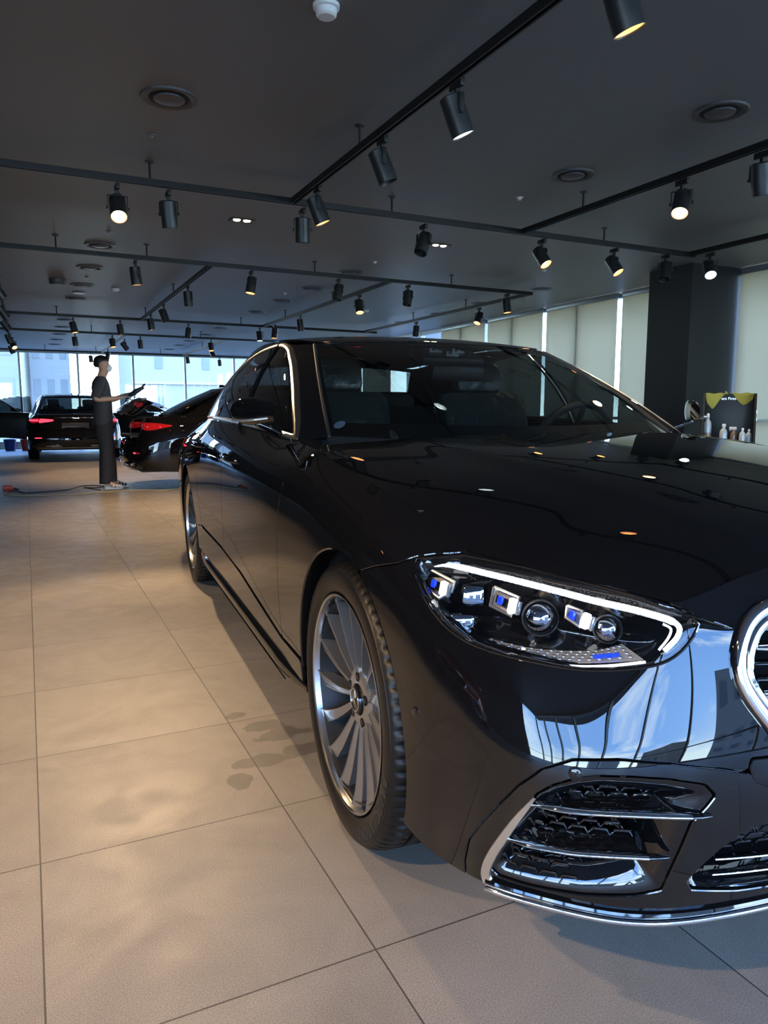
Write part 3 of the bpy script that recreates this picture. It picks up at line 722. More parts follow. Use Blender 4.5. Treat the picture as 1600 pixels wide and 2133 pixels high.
disc_thing('access_disc', [(.06, .0), (.058, -.006), (.001, -.007)], 'diffuser_light', 4.05, 5.95, 'small pale disc beside the first lit spotlight of the nearest cross rail', 'ceiling plate')
for x, y, lb in [(.78, 4.84, 'small sprinkler below the large diffuser at upper left'), (.79, 7.51, 'small sprinkler above the second cross rail at left'), (3.55, 4.96, 'small sprinkler at upper right before the nearest cross rail'), (3.6, 7.72, 'small sprinkler in the middle of the ceiling'), (.78, 10.14, 'small sprinkler between the left diffusers'), (3.4, 10.3, 'tiny sprinkler between the middle diffusers'), (5.6, 7.3, 'tiny sprinkler at right before the blinds')]:
    o = MB().lathe([(.028, 0), (.026, -.004), (.012, -.005), (.010, -.016), (.020, -.018), (.001, -.019)], 18).build('sprinkler', M['white_plastic' if x > 3 else 'diffuser_light']); o.location = (x, y, CEIL); tag(o, lb, 'sprinkler', 'ceiling sprinklers')
for x, y, lb in [(1.79, 6.57, 'square recessed double downlight left of the joint between rails'), (3.83, 6.69, 'square recessed double downlight right of centre')]:
    r = empty('recessed_downlight', (x, y, CEIL), math.radians(2)); tag(r, lb, 'downlight', 'square recessed double downlights')
    mb = MB(); [mb.box(c, d) for c, d in (((0, .055, -.003), (.20, .012, .008)), ((0, -.055, -.003), (.20, .012, .008)), ((.096, 0, -.003), (.012, .11, .008)), ((-.096, 0, -.003), (.012, .11, .008)))]; mb.build('frame', M['track'], r)
    MB().box((0, 0, -.001), (.18, .10, .002)).build('back_plate', M['satin_black'], r)
    for s in (-1, 1): MB().lathe([(.001, -.012), (.026, -.010), (.032, -.002)], 24, c=(s*.045, 0, 0)).build('bulb', M['bulb_small'], r)
    ld = bpy.data.lights.new('downlight_beam', 'SPOT'); ld.energy = 30; ld.color = (1, .88, .66); ld.spot_size = 1.4; ld.spot_blend = .7; ld.shadow_soft_size = .05
    lo = bpy.data.objects.new('downlight_beam', ld); C.objects.link(lo); lo.location = (x, y, CEIL-.04)

# ---------------------------------------------------------------- buildings outside
def building(x, y, wx, wy, z0, z1, rz, mat, win, cols, rows, label, ww=.5, hh=.45, slabs=False):
    r = empty('apartment_building', (x, y, z0), rz); tag(r, label, 'building', 'apartment blocks outside the far windows' if y > 0 else 'buildings outside the near windows')
    H = z1-z0; MB().box((0, 0, H/2), (wx, wy, H)).build('facade', mat, r)
    f = -wy/2 if y > 0 else wy/2
    sx, sz = wx/cols, H/rows
    if slabs:
        mb = MB()
        for k in range(rows+1): mb.box((0, f, k*sz), (wx+.2, .5, .22))
        mb.build('balcony_slabs', M['b_slab'], r)
    for i in range(cols):
        for j in range(rows):
            MB().box((-wx/2+sx*(i+.5), f, sz*(j+.5)), (sx*ww, .12, sz*hh)).build('window', win, r, smooth=False)
M['b_white'] = P('pale_render', (.20, .21, .205), .9); M['b_grey'] = P('grey_render', (.145, .155, .16), .9); M['b_beige'] = P('beige_render', (.23, .20, .16), .9)
M['b_slab'] = P('light_slab', (.26, .265, .265), .9); M['b_win'] = P('blue_grey_windows', (.07, .095, .11), .4); M['b_win2'] = P('green_balcony_glass', (.08, .14, .13), .4); M['b_win3'] = P('faint_windows', (.15, .165, .175), .5)
building(-9.2, 78, 5.5, 8, -20, 30, 0, M['b_grey'], M['b_win'], 2, 14, 'blue-grey tower at the far left edge')
building(-2.9, 80, 4.6, 8, -20, 30, .1, M['b_white'], M['b_win3'], 2, 14, 'white tower with faint windows left of the man')
building(2.0, 84, 3.6, 8, -20, 30, .1, M['b_white'], M['b_win'], 3, 14, 'slim white tower with a window strip left of the man')
building(16.2, 70, 16, 8, -20, 30, .05, M['b_white'], M['b_win'], 4, 15, 'wide pale building with floor slabs behind the man', .16, .3, True)
building(29.0, 80, 5.5, 8, -20, 30, .1, M['b_beige'], M['b_win2'], 3, 16, 'beige tower with green balconies', .8, .5, True)
building(44, 72, 9, 8, -20, 30, .1, M['b_grey'], M['b_win'], 3, 14, 'grey-blue building behind the raised boot lid and car roof', .14, .25)
building(-26, -30, 9, 8, -20, 4.5, .7, M['b_white'], M['b_win'], 4, 7, 'white building outside the near windows, first')
building(-12, -38, 8, 8, -20, 7, .3, M['b_beige'], M['b_win'], 4, 8, 'beige building outside the near windows, second')
building(4, -36, 10, 8, -20, 9, 0, M['b_white'], M['b_win'], 4, 8, 'white building outside the near windows, third')
g = MB().box((0, 0, -20.5), (400, 400, 1)).build('ground', M['b_grey']); g['kind'] = 'structure'
# ================================================================ the saloon
R_W, WB = .352, 3.02
_gcache = {}
def band_grid(g0, g1, dg, v0=0, v1=6, dv=.12):
    gs = np.linspace(g0, g1, max(2, int(round((g1-g0)/dg))+1)); us = u_of_g(gs)
    vs = np.linspace(v0, v1, max(2, int(round((v1-v0)/dv))+1))
    return gs, surf_eval(BAND, us, vs)
def disp_normals(S):
    du = np.gradient(S, axis=0); dv = np.gradient(S, axis=1); N = np.cross(dv, du); return N/np.maximum(np.linalg.norm(N, axis=-1, keepdims=True), 1e-9)
_N = disp_normals(surf_eval(BAND, [9, 10, 11.], [2., 3., 4.])); NSIGN = 1 if _N[1, 1, 1] > 0 else -1
def SP(g, z, d=0):
    """point of the body at girth g and height z, pushed outwards by d"""
    u = u_of_g(np.array([g-.004, g, g+.004])); vs = np.linspace(0, 6, 121); S = surf_eval(BAND, u, vs)
    k = np.interp(z, np.maximum.accumulate(S[1, :, 2]), vs); k = min(max(k, .03), 5.97)
    T = surf_eval(BAND, u, [k-.03, k, k+.03]); N = disp_normals(T)[1, 1]*NSIGN
    return T[1, 1]+N*d, N
def band_panel(keep=None, cuts=(), rng=(0, 6), dg=.012, dv=.10, vr=(0, 6), disp=None, fl=.012, coarse=1):
    """one half (y > 0) of a body panel"""
    gs, S = band_grid(rng[0], rng[1], dg*coarse, vr[0], vr[1], dv*coarse)
    Q = np.stack([np.broadcast_to(gs[:, None], S.shape[:2]), S[..., 2]], -1)
    Fv = np.full(S.shape[:2], 1.0)
    if keep is not None: Fv = np.minimum(Fv, sdf(Q, keep)-.0026)
    for c in cuts: Fv = np.minimum(Fv, c(Q, S) if callable(c) else -sdf(Q, c)-.0026)
    if disp is not None: S = S+disp_normals(S)*NSIGN*disp(Q, S)[..., None]
    V, F = clip_grid(S, Fv)
    if NSIGN > 0: F = [f[::-1] for f in F] if not _ccw_ok(V, F) else F
    elif not _ccw_ok(V, F): F = [f[::-1] for f in F]
    if fl: V, F = flange(V, F, fl)
    return V, F
def _ccw_ok(V, F):
    c = np.array([-1.7, 0, .5]); s = 0
    for f in F[::max(1, len(F)//60)]:
        a, b, d = V[f[0]], V[f[1]], V[f[2]]; s += np.sign(np.dot(np.cross(b-a, d-a), (a+b+d)/3-np.array([np.clip(a[0], -3.3, -.1), 0, .45])))
    return s > 0
def grid_panel(S, Fv=None, fl=.012, up=True):
    if Fv is None: Fv = np.ones(S.shape[:2])
    V, F = clip_grid(S, Fv)
    if not _ccw_ok(V, F): F = [f[::-1] for f in F]
    if fl: V, F = flange(V, F, fl)
    return V, F
def circle_cut(cx_, cz_, r):
    return lambda Q, S: np.hypot(S[..., 0]-cx_, S[..., 2]-cz_)-r
AR_F, AR_R = (.02, .367, .372), (-WB-.005, .367, .372)
G0 = _gc[10]
# outlines in (girth, height)
HEADL = cr([(1.186,.772),(1.176,.752),(1.145,.733),(1.068,.684),(1.015,.661),(.958,.649),(.867,.643),(.789,.640),(.745,.643),(.698,.650),(.655,.660),(.622,.676),(.592,.702),(.572,.728)], 5)
HEADL = np.concatenate([HEADL, [(.586,.741),(.640,.755),(.640,.95),(1.05,.95),(1.062,.789),(1.14,.782)]])
HEADV = np.concatenate([HEADL[:-6], [(.586,.741),(.640,.7485),(.72,.761),(.817,.773),(.902,.781),(.96,.785),(1.056,.787),(1.14,.780)]])
GRILLE = np.array([(-.2,.772),(.20,.772),(.36,.769),(.43,.762),(.47,.750),(.499,.730),(.520,.701),(.532,.670),(.533,.637),(.519,.602),(.487,.554),(.44,.492),(.405,.455),(.36,.432),(.25,.424),(-.2,.424)])
APRON = np.array([(-.2,.395),(.30,.395),(.37,.42),(.44,.465),(.511,.487),(.561,.497),(.639,.505),(.713,.506),(.788,.496),(.84,.472),(.882,.43),(.915,.385),(.948,.338),(.980,.29),(.993,.24),(.985,.15),(-.2,.15)])
INTAKE = np.array([(.848,.425),(.823,.447),(.785,.466),(.747,.476),(.696,.480),(.64,.479),(.585,.470),(.565,.45),(.575,.43),(.595,.40),(.603,.35),(.612,.30),(.618,.262),(.66,.250),(.75,.240),(.85,.236),(.915,.238),(.934,.250),(.925,.285),(.902,.328),(.877,.374)])
CENTRAL = np.array([(-.2,.375),(.36,.378),(.455,.392),(.490,.385),(.513,.366),(.534,.346),(.558,.314),(.578,.280),(.565,.262),(.48,.252),(-.2,.252)])
TOW = np.array([(.512,.512),(.515,.495),(.505,.470),(.47,.458),(.40,.455),(.39,.47),(.40,.50),(.45,.515)])
def low_fit(Pn):
    Pn = np.array(Pn, float); w_ = np.clip((Pn[:, 1]-.22)/.2, 0, 1); Pn[:, 0] += np.where(Pn[:, 0] > .05, .011, 0)*w_; Pn[:, 1] += .008*w_; return Pn
INTAKE, CENTRAL, APRON, TOW = [low_fit(q) for q in (INTAKE, CENTRAL, APRON, TOW)]
D_FRONT = np.array([(2.150,1.10),(2.134,.957),(2.118,.92),(2.104,.862),(2.119,.795),(2.140,.73),(2.160,.64),(2.170,.55),(2.172,.46),(2.166,.40),(2.155,.342)])
D_MID = np.array([(3.27,1.10),(3.235,1.0),(3.200,.92),(3.196,.84),(3.205,.74),(3.222,.62),(3.235,.52),(3.262,.425)])
D_REAR = np.array([(4.33,1.10),(4.31,1.0),(4.25,.90),(4.16,.80),(4.08,.70),(4.03,.60),(4.0,.5),(3.99,.445)])
D_BOT = np.array([(1.95,.350),(2.155,.345),(2.35,.362),(2.87,.415),(3.31,.436),(3.99,.44)])
def sub(line, a, b): return [p for p in line if min(a, b) <= p[0] <= max(a, b)]
FENDER = np.concatenate([[(1.05,1.2)], [(1.052,.80),(1.062,.789),(1.10,.785),(1.14,.782),(1.19,.774),(1.24,.757),(1.32,.740),(1.41,.712),(1.44,.69)], [(1.5,.36),(1.95,.350),(2.12,.345)], D_FRONT[::-1], [(2.15,1.2)]])
DOORF = np.concatenate([D_FRONT, sub(D_BOT, 2.2, 3.2), D_MID[::-1]])
DOORR = np.concatenate([D_MID, sub(D_BOT, 3.27, 3.98), D_REAR[::-1]])
TAILG = 4.9; BUMPR = np.array([(4.97,.15),(4.97,.46),(5.02,.57),(5.25,.625),(5.6,.655),(5.9,.66),(6.6,.66),(6.8,.66),(6.8,.15)])
TAILL = cr([(5.30,.862),(5.45,.885),(5.62,.898),(5.79,.898),(5.80,.84),(5.76,.805),(5.62,.802),(5.45,.830)], 3, True)
LID = np.array([(5.80,1.3),(5.80,.80),(5.86,.69),(6.0,.668),(6.8,.665),(6.8,1.3)])

def wheel(name, parent, loc, s, res=1):
    """s = -1: wheel on the right-hand side (outer face towards -y)"""
    r = empty(name, loc, 0, parent)
    if s > 0: r.rotation_euler = (0, 0, PI)
    # built with the outer face towards -y
    n = int(432*res); V = []; prof = [(.252,-.050),(.264,-.086),(.2695,-.100),(.274,-.1065),(.282,-.1085),(.284,-.1100),(.300,-.1125),(.318,-.1118),(.3265,-.1095),(.3275,-.1080),(.3335,-.1055),(.341,-.098),(.346,-.088),(.3505,-.070),(.3515,-.052),(.3515,-.046),(.344,-.045),(.344,-.036),(.3517,-.035),(.352,-.006),(.3445,-.005),(.3445,.005),(.352,.006),(.352,.034),(.344,.036),(.344,.045),(.351,.046),(.350,.07),(.346,.088),(.332,.106),(.30,.112),(.27,.10),(.252,.06)]
    F = []; m = len(prof)
    for i, (rr, h) in enumerate(prof):
        for k in range(n):
            a = 2*PI*k/n; q = rr
            if res >= 1 and abs(h) > .046 and rr > .335 and rr < .352:
                if k % 6 in (0, 1): q -= .0055 if rr > .342 else .002
            if rr > .3435 and abs(abs(h)-.02) > .03 and False: pass
            V.append((q*math.cos(a), h*1.0, q*math.sin(a)))
    for i in range(m-1):
        for k in range(n): F.append((i*n+k, i*n+(k+1) % n, (i+1)*n+(k+1) % n, (i+1)*n+k))
    ty = mesh_obj('tyre', V, F, M['tyre'], r, True, 40)
    if res >= 1: tyre_text(ty)
    # rim: barrel, flange, spokes
    MB().lathe([(.2455,-.050),(.262,-.098),(.2675,-.1045),(.2672,-.1075),(.2640,-.1080),(.2610,-.1050),(.2585,-.096),(.2560,-.080),(.2475,-.060)], 120, 'Y').build('rim_flange', M['wheel_cut'], r, sharp=25)
    MB().lathe([(.2475,-.092),(.243,-.06),(.236,-.02),(.232,.05),(.24,.09),(.25,.10)], 72, 'Y').build('rim_barrel', M['wheel_dark'], r)
    N = 15
    me_f = me_s = None
    if res >= 1:
        for k in range(N):
            a = 2*PI*k/N+.10
            if me_f is None:
                # one spoke along +x: wide tapering blade, V-shaped faces, curved inwards to the hub
                st = np.linspace(0, 1, 13); L = []; T_ = []
                Vs = []; Fs = []; Vf = []; Ff = []
                for i, t in enumerate(st):
                    rad = .056+.203*t; y = -.062-.034*t**1.5-.010*math.sin(PI*t)*(1-t); hw = .0060+.0120*t**1.2+.006*max(0, (t-.86)/.14)**2; tw = .010*t; dep = .034+.014*math.sin(PI*t)
                    sw = .012*math.sin(PI*t)*.6          # slight sideways sweep
                    Vs += [(rad, y, -hw+sw), (rad, y+.0012, -hw+.0016+sw), (rad, y+.0025+.003*t, sw), (rad, y+.0055+.006*t, hw-.0016+sw), (rad, y+.0045+.006*t, hw+sw), (rad, y+dep, hw*.8+sw), (rad, y+dep, -hw*.8+sw)]
                    Vf += [(rad, y-.0005, -hw+sw), (rad, y-.0005, -hw+.0018+sw), (rad, y+.0040+.006*t, hw-.0018+sw), (rad, y+.0040+.006*t, hw+sw)]
                for i in range(len(st)-1):
                    for j in range(7): Fs.append((i*7+j, i*7+(j+1) % 7, (i+1)*7+(j+1) % 7, (i+1)*7+j))
                    for j in (0, 2): Ff.append((i*4+j, i*4+j+1, (i+1)*4+j+1, (i+1)*4+j))
                sp = mesh_obj('spoke', Vs, Fs, M['wheel'], r, True, 25); me_s = sp.data
                ed = mesh_obj('machined_edge', Vf, Ff, M['wheel_cut'], sp, False); me_f = ed.data
            else:
                sp = bpy.data.objects.new('spoke', me_s); C.objects.link(sp); sp.parent = r
                ed = bpy.data.objects.new('machined_edge', me_f); C.objects.link(ed); ed.parent = sp
            sp.rotation_euler = (0, a, 0)
    else:
        mb = MB()
        for k in range(N):
            a = 2*PI*k/N; mb.box((.16*math.cos(a), -.085, .16*math.sin(a)), (.19, .03, .02), Euler((0, -a, 0)))
        mb.build('spokes', M['wheel'], r)
    # hub; flat near-black discs paint the shade inside five bolt holes
    mb = MB(); ring = []
    mb.lathe([(.040,-.052),(.040,-.066),(.046,-.0685),(.060,-.067),(.074,-.064),(.082,-.058),(.084,-.03)], 60, 'Y'); mb.build('hub', M['wheel'], r)
    for k in range(5):
        a = 2*PI*k/5+.3; c = (.058*math.cos(a), 0, .058*math.sin(a))
        h = MB().lathe([(.001,-.0683),(.0125,-.0683)], 20, 'Y', c).build('bolt_hole_disc', M['void'], r)
        if res >= 1: MB().lathe([(.001,-.0695),(.006,-.0695),(.0075,-.0685),(.0085,-.0684)], 6, 'Y', c).build('wheel_bolt', M['satin_black'], r)
    cp_ = MB().lathe([(.001,-.0755),(.030,-.0755),(.0335,-.0745),(.0355,-.071),(.036,-.060)], 40, 'Y').build('centre_cap', M['gloss'], r)
    if res >= 1:
        mb = MB(); mb.lathe([(.0265,-.0758),(.027,-.0768),(.0295,-.0768),(.030,-.0758)], 40, 'Y')
        for k in range(3):
            a = PI/2+2*PI*k/3; t = Vector((math.cos(a), 0, math.sin(a))); n_ = Vector((-math.sin(a), 0, math.cos(a)))
            P0 = Vector((0, -.0756, 0)); mb.prism([P0+t*.0265, P0+n_*.0045, P0-n_*.0045], (0, -.0014, 0))
        mb.build('star_emblem', M['chrome'], cp_, smooth=False)
    MB().lathe([(.075,.005),(.185,.005),(.188,.012),(.188,.028),(.075,.028)], 64, 'Y').build('brake_disc', M['disc'], r)
    MB().box((.135, .015, .09), (.10, .075, .16), Euler((0, math.radians(-35), 0)), .018).build('brake_caliper', M['caliper'], r)
    return r

def tyre_text(ty):
    mb = MB()
    def word(s, a_mid, rad, size, step):
        for i, ch in enumerate(s):
            cu = bpy.data.curves.new('t', 'FONT'); cu.body = ch; cu.size = size; cu.align_x = 'CENTER'; cu.extrude = .0004; cu.offset = .0005
            o = bpy.data.objects.new('t', cu); C.objects.link(o); dg = bpy.context.evaluated_depsgraph_get(); me = o.evaluated_get(dg).to_mesh()
            a = a_mid-(i-(len(s)-1)/2)*step          # clockwise seen from -y
            rad_v = Vector((math.cos(a), 0, math.sin(a))); tan = Vector((math.sin(a), 0, -math.cos(a)))
            Vv = []
            for v in me.vertices:
                p = tan*v.co.x*.95+rad_v*(rad+v.co.y-size*.35); p.y = -.1123-v.co.z; Vv.append(p)
            mb.add(Vv, [list(f.vertices) for f in me.polygons]); o.evaluated_get(dg).to_mesh_clear(); bpy.data.objects.remove(o)
    # seen from -y with x to the left (front of the car), clockwise runs from front to bottom
    word('BRIDGESTONE', math.radians(-38), .3065, .040, math.radians(5.2))
    mb.build('lettering', M['tyre_text'], ty, smooth=False)

def build_saloon(name, loc, rz, label, mat_paint, res=1.0, group=None, trunk_open=0, doors_open=0, lit_tail=False, alt_tail=False):
    co = 1 if res >= 1 else 2.6
    root = empty(name, loc, rz); tag(root, label, 'car', group)
    P_ = mat_paint
    def both(fn, nm, mat, fl=None, parent=root, weld=True):
        V, F = fn; return mesh_obj(nm, *join2(mir(V, F, 1), mir(V, F, -1)), mat, parent, True, 35)
    # ---------------- front bumper
    bf = band_panel(np.array([(-.3,.1),(-.3,1.2),(1.05,1.2),(1.052,.80),(1.062,.789),(1.10,.785),(1.14,.782),(1.19,.774),(1.24,.757),(1.32,.740),(1.41,.712),(1.44,.69),(1.5,.36),(1.6,.1)]), [HEADL, GRILLE-[[0, .0]], APRON, circle_cut(*AR_F)] + ([TOW] if res >= 1 else []), (0, 1.56), dg=.008, dv=.07, coarse=co)
    bump = both(bf, 'front_bumper', P_)
    if res >= 1:
        tw = band_panel(TOW, [], (.3, .6), dg=.004, dv=.04, disp=lambda Q, S: 0*Q[..., 0]+.0008)
        for s in (1, -1): mesh_obj('towing_eye_cover', *mir(*tw, s), P_, bump, True, 35)
        for s in (1, -1):
            for g, z in ((1.127, .495), (.796, .482)):
                p, N = SP(g, z, .0002); p = Vector(p*[1, s, 1]); N = Vector(N*[1, s, 1]); q = N.to_track_quat('Z', 'Y').to_euler()
                mb = MB().lathe([(.001, .0006), (.0085, .0005), (.0095, .0)], 28, c=p, rot=q); o = mb.build('parking_sensor', P_, bump)
                MB().lathe([(.0102, -.001), (.0113, .0006), (.0122, -.001)], 28, c=p, rot=q).build('sensor_ring', M['satin_black'], bump)
    # ---------------- lower apron with intakes
    ap = band_panel(APRON, [INTAKE, CENTRAL], (0, 1.0), dg=.008, dv=.05, vr=(0, 3.2), coarse=co,
                    disp=lambda Q, S: 0*Q[..., 0]-.001)
    apron = both(ap, 'lower_apron', M['gloss'])
    def recess(poly, D, wdt, rng, floorb):
        def dsp(Q, S):
            t = np.clip(sdf(Q, poly)/wdt, 0, 1); return -.004-D*(t*t*(3-2*t))*floorb(Q)
        return band_panel(poly, [], rng, dg=.006, dv=.045, vr=(0, 3.2), disp=dsp, fl=0, coarse=co)
    rc = recess(INTAKE+0, .085, .09, (.5, .96), lambda Q: .45+.55*np.clip((Q[..., 0]-.60)/.16, 0, 1))
    for s in (1, -1): mesh_obj('side_intake', *mir(*rc, s), M['gloss'], apron, True, 60)
    rc2 = recess(CENTRAL+0, .07, .03, (0, .6), lambda Q: 1+0*Q[..., 0])
    both(rc2, 'central_intake', M['gloss'], parent=apron)
    if res >= 1:
        # honeycomb meshes standing in the recesses
        def honey(poly, rng, zr, depth, pitch=.040, row=.0155, clip=None):
            mb = MB()
            j = 0; z = zr[0]
            while z < zr[1]:
                g = rng[0]+(pitch/2 if j % 2 else 0)
                while g < rng[1]:
                    ins = sdf(np.array([[g, z]]), poly)[0]
                    if ins > .010 and (clip is None or clip(g, z)):
                        dd = min(depth, .006+ins*.55)
                        pts = []
                        for (a, b_) in ((-.5, -.1), (-.30, .5), (.30, .5), (.5, -.1)):
                            pts.append(SP(g+a*pitch, z+b_*row*1.25, -dd)[0])
                        mb.tube(pts, [.0012, .0030, .0030, .0012], 5)
                        # lower lip of the cell: a leaning scale
                        q = [SP(g-.30*pitch, z+.5*row*1.25, -dd)[0], SP(g+.30*pitch, z+.5*row*1.25, -dd)[0], SP(g+.46*pitch, z-.5*row, -dd-.012)[0], SP(g-.46*pitch, z-.5*row, -dd-.012)[0]]
                        mb.add([tuple(v) for v in q], [(0, 1, 2, 3)])
                    g += pitch
                z += row; j += 1
            return mb
        for nm, poly, rng, zr, dep, cl in (('intake_mesh', INTAKE, (.62, .95), (.255, .475), .035, lambda g, z: g > .655+.11*max(0, (.40-z)/.13) if z < .405 else g > .655),
                                           ('central_mesh', CENTRAL, (.0, .58), (.325, .375), .030, None)):
            mb = honey(poly, rng, zr, dep, clip=cl)
            for s in (1, -1): mesh_obj(nm, *mir(mb.V, mb.F, s), M['gloss'], apron, True, 30)
    # blades, wing, lip
    for s in (1, -1):
        for pts, nmm in (([(.859,.4035),(.82,.4085),(.779,.411),(.74,.4135),(.702,.4155),(.66,.416),(.627,.4155),(.60,.415)], 0), ([(.905,.324),(.87,.3265),(.841,.328),(.80,.330),(.773,.331),(.73,.334),(.692,.3355),(.655,.3355)], 1)):
            pts = [tuple(q) for q in low_fit(pts)]
            ctr = cr([SP(g, z, .002)[0] for g, z in pts], 4)*np.array([1, s, 1]); k = len(ctr)
            rad = [(.0015+.0068*min(1, 6*i/k)) for i in range(k)]
            a = MB().tube(ctr, rad, 12, flat=((0, 0, 1), .66)).build('chrome_blade', M['chrome'], apron)
            inn = np.array([SP(g, z, -.045)[0] for g, z in pts]); inn = cr(inn, 4)*np.array([1, s, 1])
            mb = MB(); V = [];  up = np.array([0, 0, .0042])
            for c_, i_ in zip(ctr, inn): V += [c_+up*.7, i_+up*1.6, i_-up*1.2, c_-up*.7]
            Fq = [(4*i+j, 4*i+(j+1) % 4, 4*i+4+(j+1) % 4, 4*i+4+j) for i in range(k-1) for j in range(4)]
            mb.add(V, Fq).build('blade_fin', M['gloss'], a)
            e0 = SP(pts[-1][0], pts[-1][1], .002)[0]; e1 = SP(pts[-1][0]-.034, pts[-1][1]-.001, .001)[0]
            MB().tube(np.array([e0, (e0+e1)/2, e1])*np.array([1, s, 1]), [.0080, .0068, .003], 12, flat=((0, 0, 1), .62)).build('blade_tip', M['gloss'], a)
        wp = cr(low_fit([(.850,.420),(.864,.397),(.879,.372),(.904,.325),(.928,.278),(.941,.243),(.938,.222),(.920,.2135),(.888,.211),(.848,.2095),(.80,.208)]), 5)
        ctr = np.array([SP(g, z, .004)[0] for g, z in wp])*np.array([1, s, 1]); k = len(ctr)
        wdt = [.0015+.0095*math.sin(PI*min(1, (i+1)/(k*.62))*.5)**.8 if i < k*.62 else max(.0055, .011-.0055*(i-k*.62)/(k*.25)) for i in range(k)]
        V = []
        for i, (g, z) in enumerate(wp):
            g2, z2 = wp[min(i+1, k-1)]; g1, z1 = wp[max(i-1, 0)]; t = np.array([g2-g1, z2-z1]); t /= np.linalg.norm(t); nn = np.array([t[1], -t[0]])*-1
            for o_, dd in ((-1, .0), (-.8, .0045), (.8, .0060), (1, .0)):
                V.append(SP(g+nn[0]*o_*wdt[i], max(z+nn[1]*o_*wdt[i], .2035), dd)[0]*np.array([1, s, 1]))
        Fq = [(4*i+j, 4*i+j+1, 4*i+5+j, 4*i+4+j) for i in range(k-1) for j in range(3)]
        mesh_obj('satin_wing_trim', V, Fq if s < 0 else [f[::-1] for f in Fq], M['satin'], apron, True, 50)
    lipg = np.r_[-np.linspace(.94, .0, 48), np.linspace(0, .94, 48)[1:]]
    def lp(g, d, dz):
        b = SP(abs(g), .212, d)[0]; u = u_of_g(np.array([abs(g)])); z0 = surf_eval(BAND, u, [0.])[0, 0]
        return np.array([z0[0]+(b[0]-SP(abs(g), .212, 0)[0][0]), (z0[1]+(b[1]-SP(abs(g), .212, 0)[0][1]))*(1 if g >= 0 else -1), z0[2]+dz])
    MB().tube([lp(g, .006, -.004) for g in lipg], .0058, 12).build('chrome_lip', M['chrome'], apron)
    MB().tube([lp(g, .004, .010) for g in lipg], .007, 8, flat=((0, 0, 1), .9)).build('splitter_edge', M['gloss'], apron)
    MB().tube([lp(g, .002, .022) for g in lipg if abs(g) < .80], .003, 8).build('splitter_ridge', M['gloss'], apron)
    for i_, z_ in enumerate((.322, .288, .262)):
        gl_ = np.r_[-np.linspace(.545-.005*i_, 0, 20), np.linspace(0, .545-.005*i_, 20)[1:]]
        ln = [SP(abs(g), z_, -.012)[0]*np.array([1, 1 if g >= 0 else -1, 1]) for g in gl_]
        MB().tube(ln, .0075, 8, flat=((0, 0, 1), .45)).build('intake_bar', M['gloss'], apron)
        if i_ < 2: MB().tube([p+np.array([.0078, 0, .001]) for p in ln], .0016, 6).build('chrome_line', M['chrome'], apron)
    # ---------------- grille
    gr = empty('grille', (0, 0, 0), 0, root)
    def ring(poly, w0, w1, d0, name, mat, prof=None, parent=gr):
        V = []; P0 = poly[(poly[:, 0] >= 0)]; P0 = np.concatenate([[(0, P0[0][1])], P0, [(0, P0[-1][1])]]); P0 = cr(P0, 4)
        k = len(P0); rows = prof
        for i, (g, z) in enumerate(P0):
            t = P0[min(i+1, k-1)]-P0[max(i-1, 0)]; t = t/np.linalg.norm(t); nn = np.array([t[1], -t[0]])    # inward
            for o_, dd in rows: V.append(SP(max(g+nn[0]*o_, 0), z+nn[1]*o_, dd)[0])
        m = len(rows); F = [(m*i+j, m*i+j+1, m*i+m+j+1, m*i+m+j) for i in range(k-1) for j in range(m-1)]
        V = np.array(V); V[0:m, 1] = 0; V[-m:, 1] = 0
        c = V.mean(0)
        if not _ccw_ok(V, F): F = [f[::-1] for f in F]
        return mesh_obj(name, *join2(mir(V, F, 1), mir(V, F, -1)), mat, parent, True, 50)
    ring(GRILLE, 0, 0, 0, 'chrome_frame', M['chrome'], [(-.001, -.002), (.0, .010), (.004, .0145), (.012, .0155), (.019, .011), (.0215, .009), (.0225, .012), (.028, .013), (.034, .008), (.037, -.008), (.038, -.03)])
    if res >= 1:
        GI = [(max(a, 0), b) for a, b in GRILLE]
        bk = band_panel(GRILLE, [], (0, .56), dg=.02, dv=.1, disp=lambda Q, S: 0*Q[..., 0]-.055, fl=0); both(bk, 'grille_backing', M['void'], parent=gr)
        def louvre(z, chrome, r_, d=-.012, inset=.045):
            poly = GRILLE; g = np.linspace(0, .56, 60); ins = sdf(np.stack([g, 0*g+z], -1), poly); ok = g[ins > inset-.012]
            if len(ok) < 2: return
            gm = ok.max(); gl_ = np.r_[-np.linspace(gm, 0, 18), np.linspace(0, gm, 18)[1:]]
            pts = [SP(abs(q), z, d)[0]*np.array([1, 1 if q >= 0 else -1, 1]) for q in gl_]
            rr = [r_*(.55 if i in (0, len(pts)-1) else .85 if i in (1, len(pts)-2) else 1) for i in range(len(pts))]
            MB().tube(pts, rr, 12, flat=((0, 0, 1), .8 if chrome else .35)).build('chrome_louvre' if chrome else 'grille_slat', M['chrome' if chrome else 'gloss'], gr)
            if not chrome: MB().tube([p+np.array([r_*.95, 0, 0]) for p in pts], .0011, 6).build('slat_edge', M['chrome'], gr)
        for z in (.687, .618, .549, .48): louvre(z, True, .0105)
        for z in (.737, .716, .665, .641, .596, .572, .527, .503, .46): louvre(z, False, .012, -.02)
        # star in the middle
        mb = MB(); p0 = SP(.02, .60, .008)[0]; c0 = Vector((p0[0], 0, .60)); mb.lathe([(.088, -.004), (.090, .004), (.099, .004), (.101, -.004)], 64, 'X', c0)
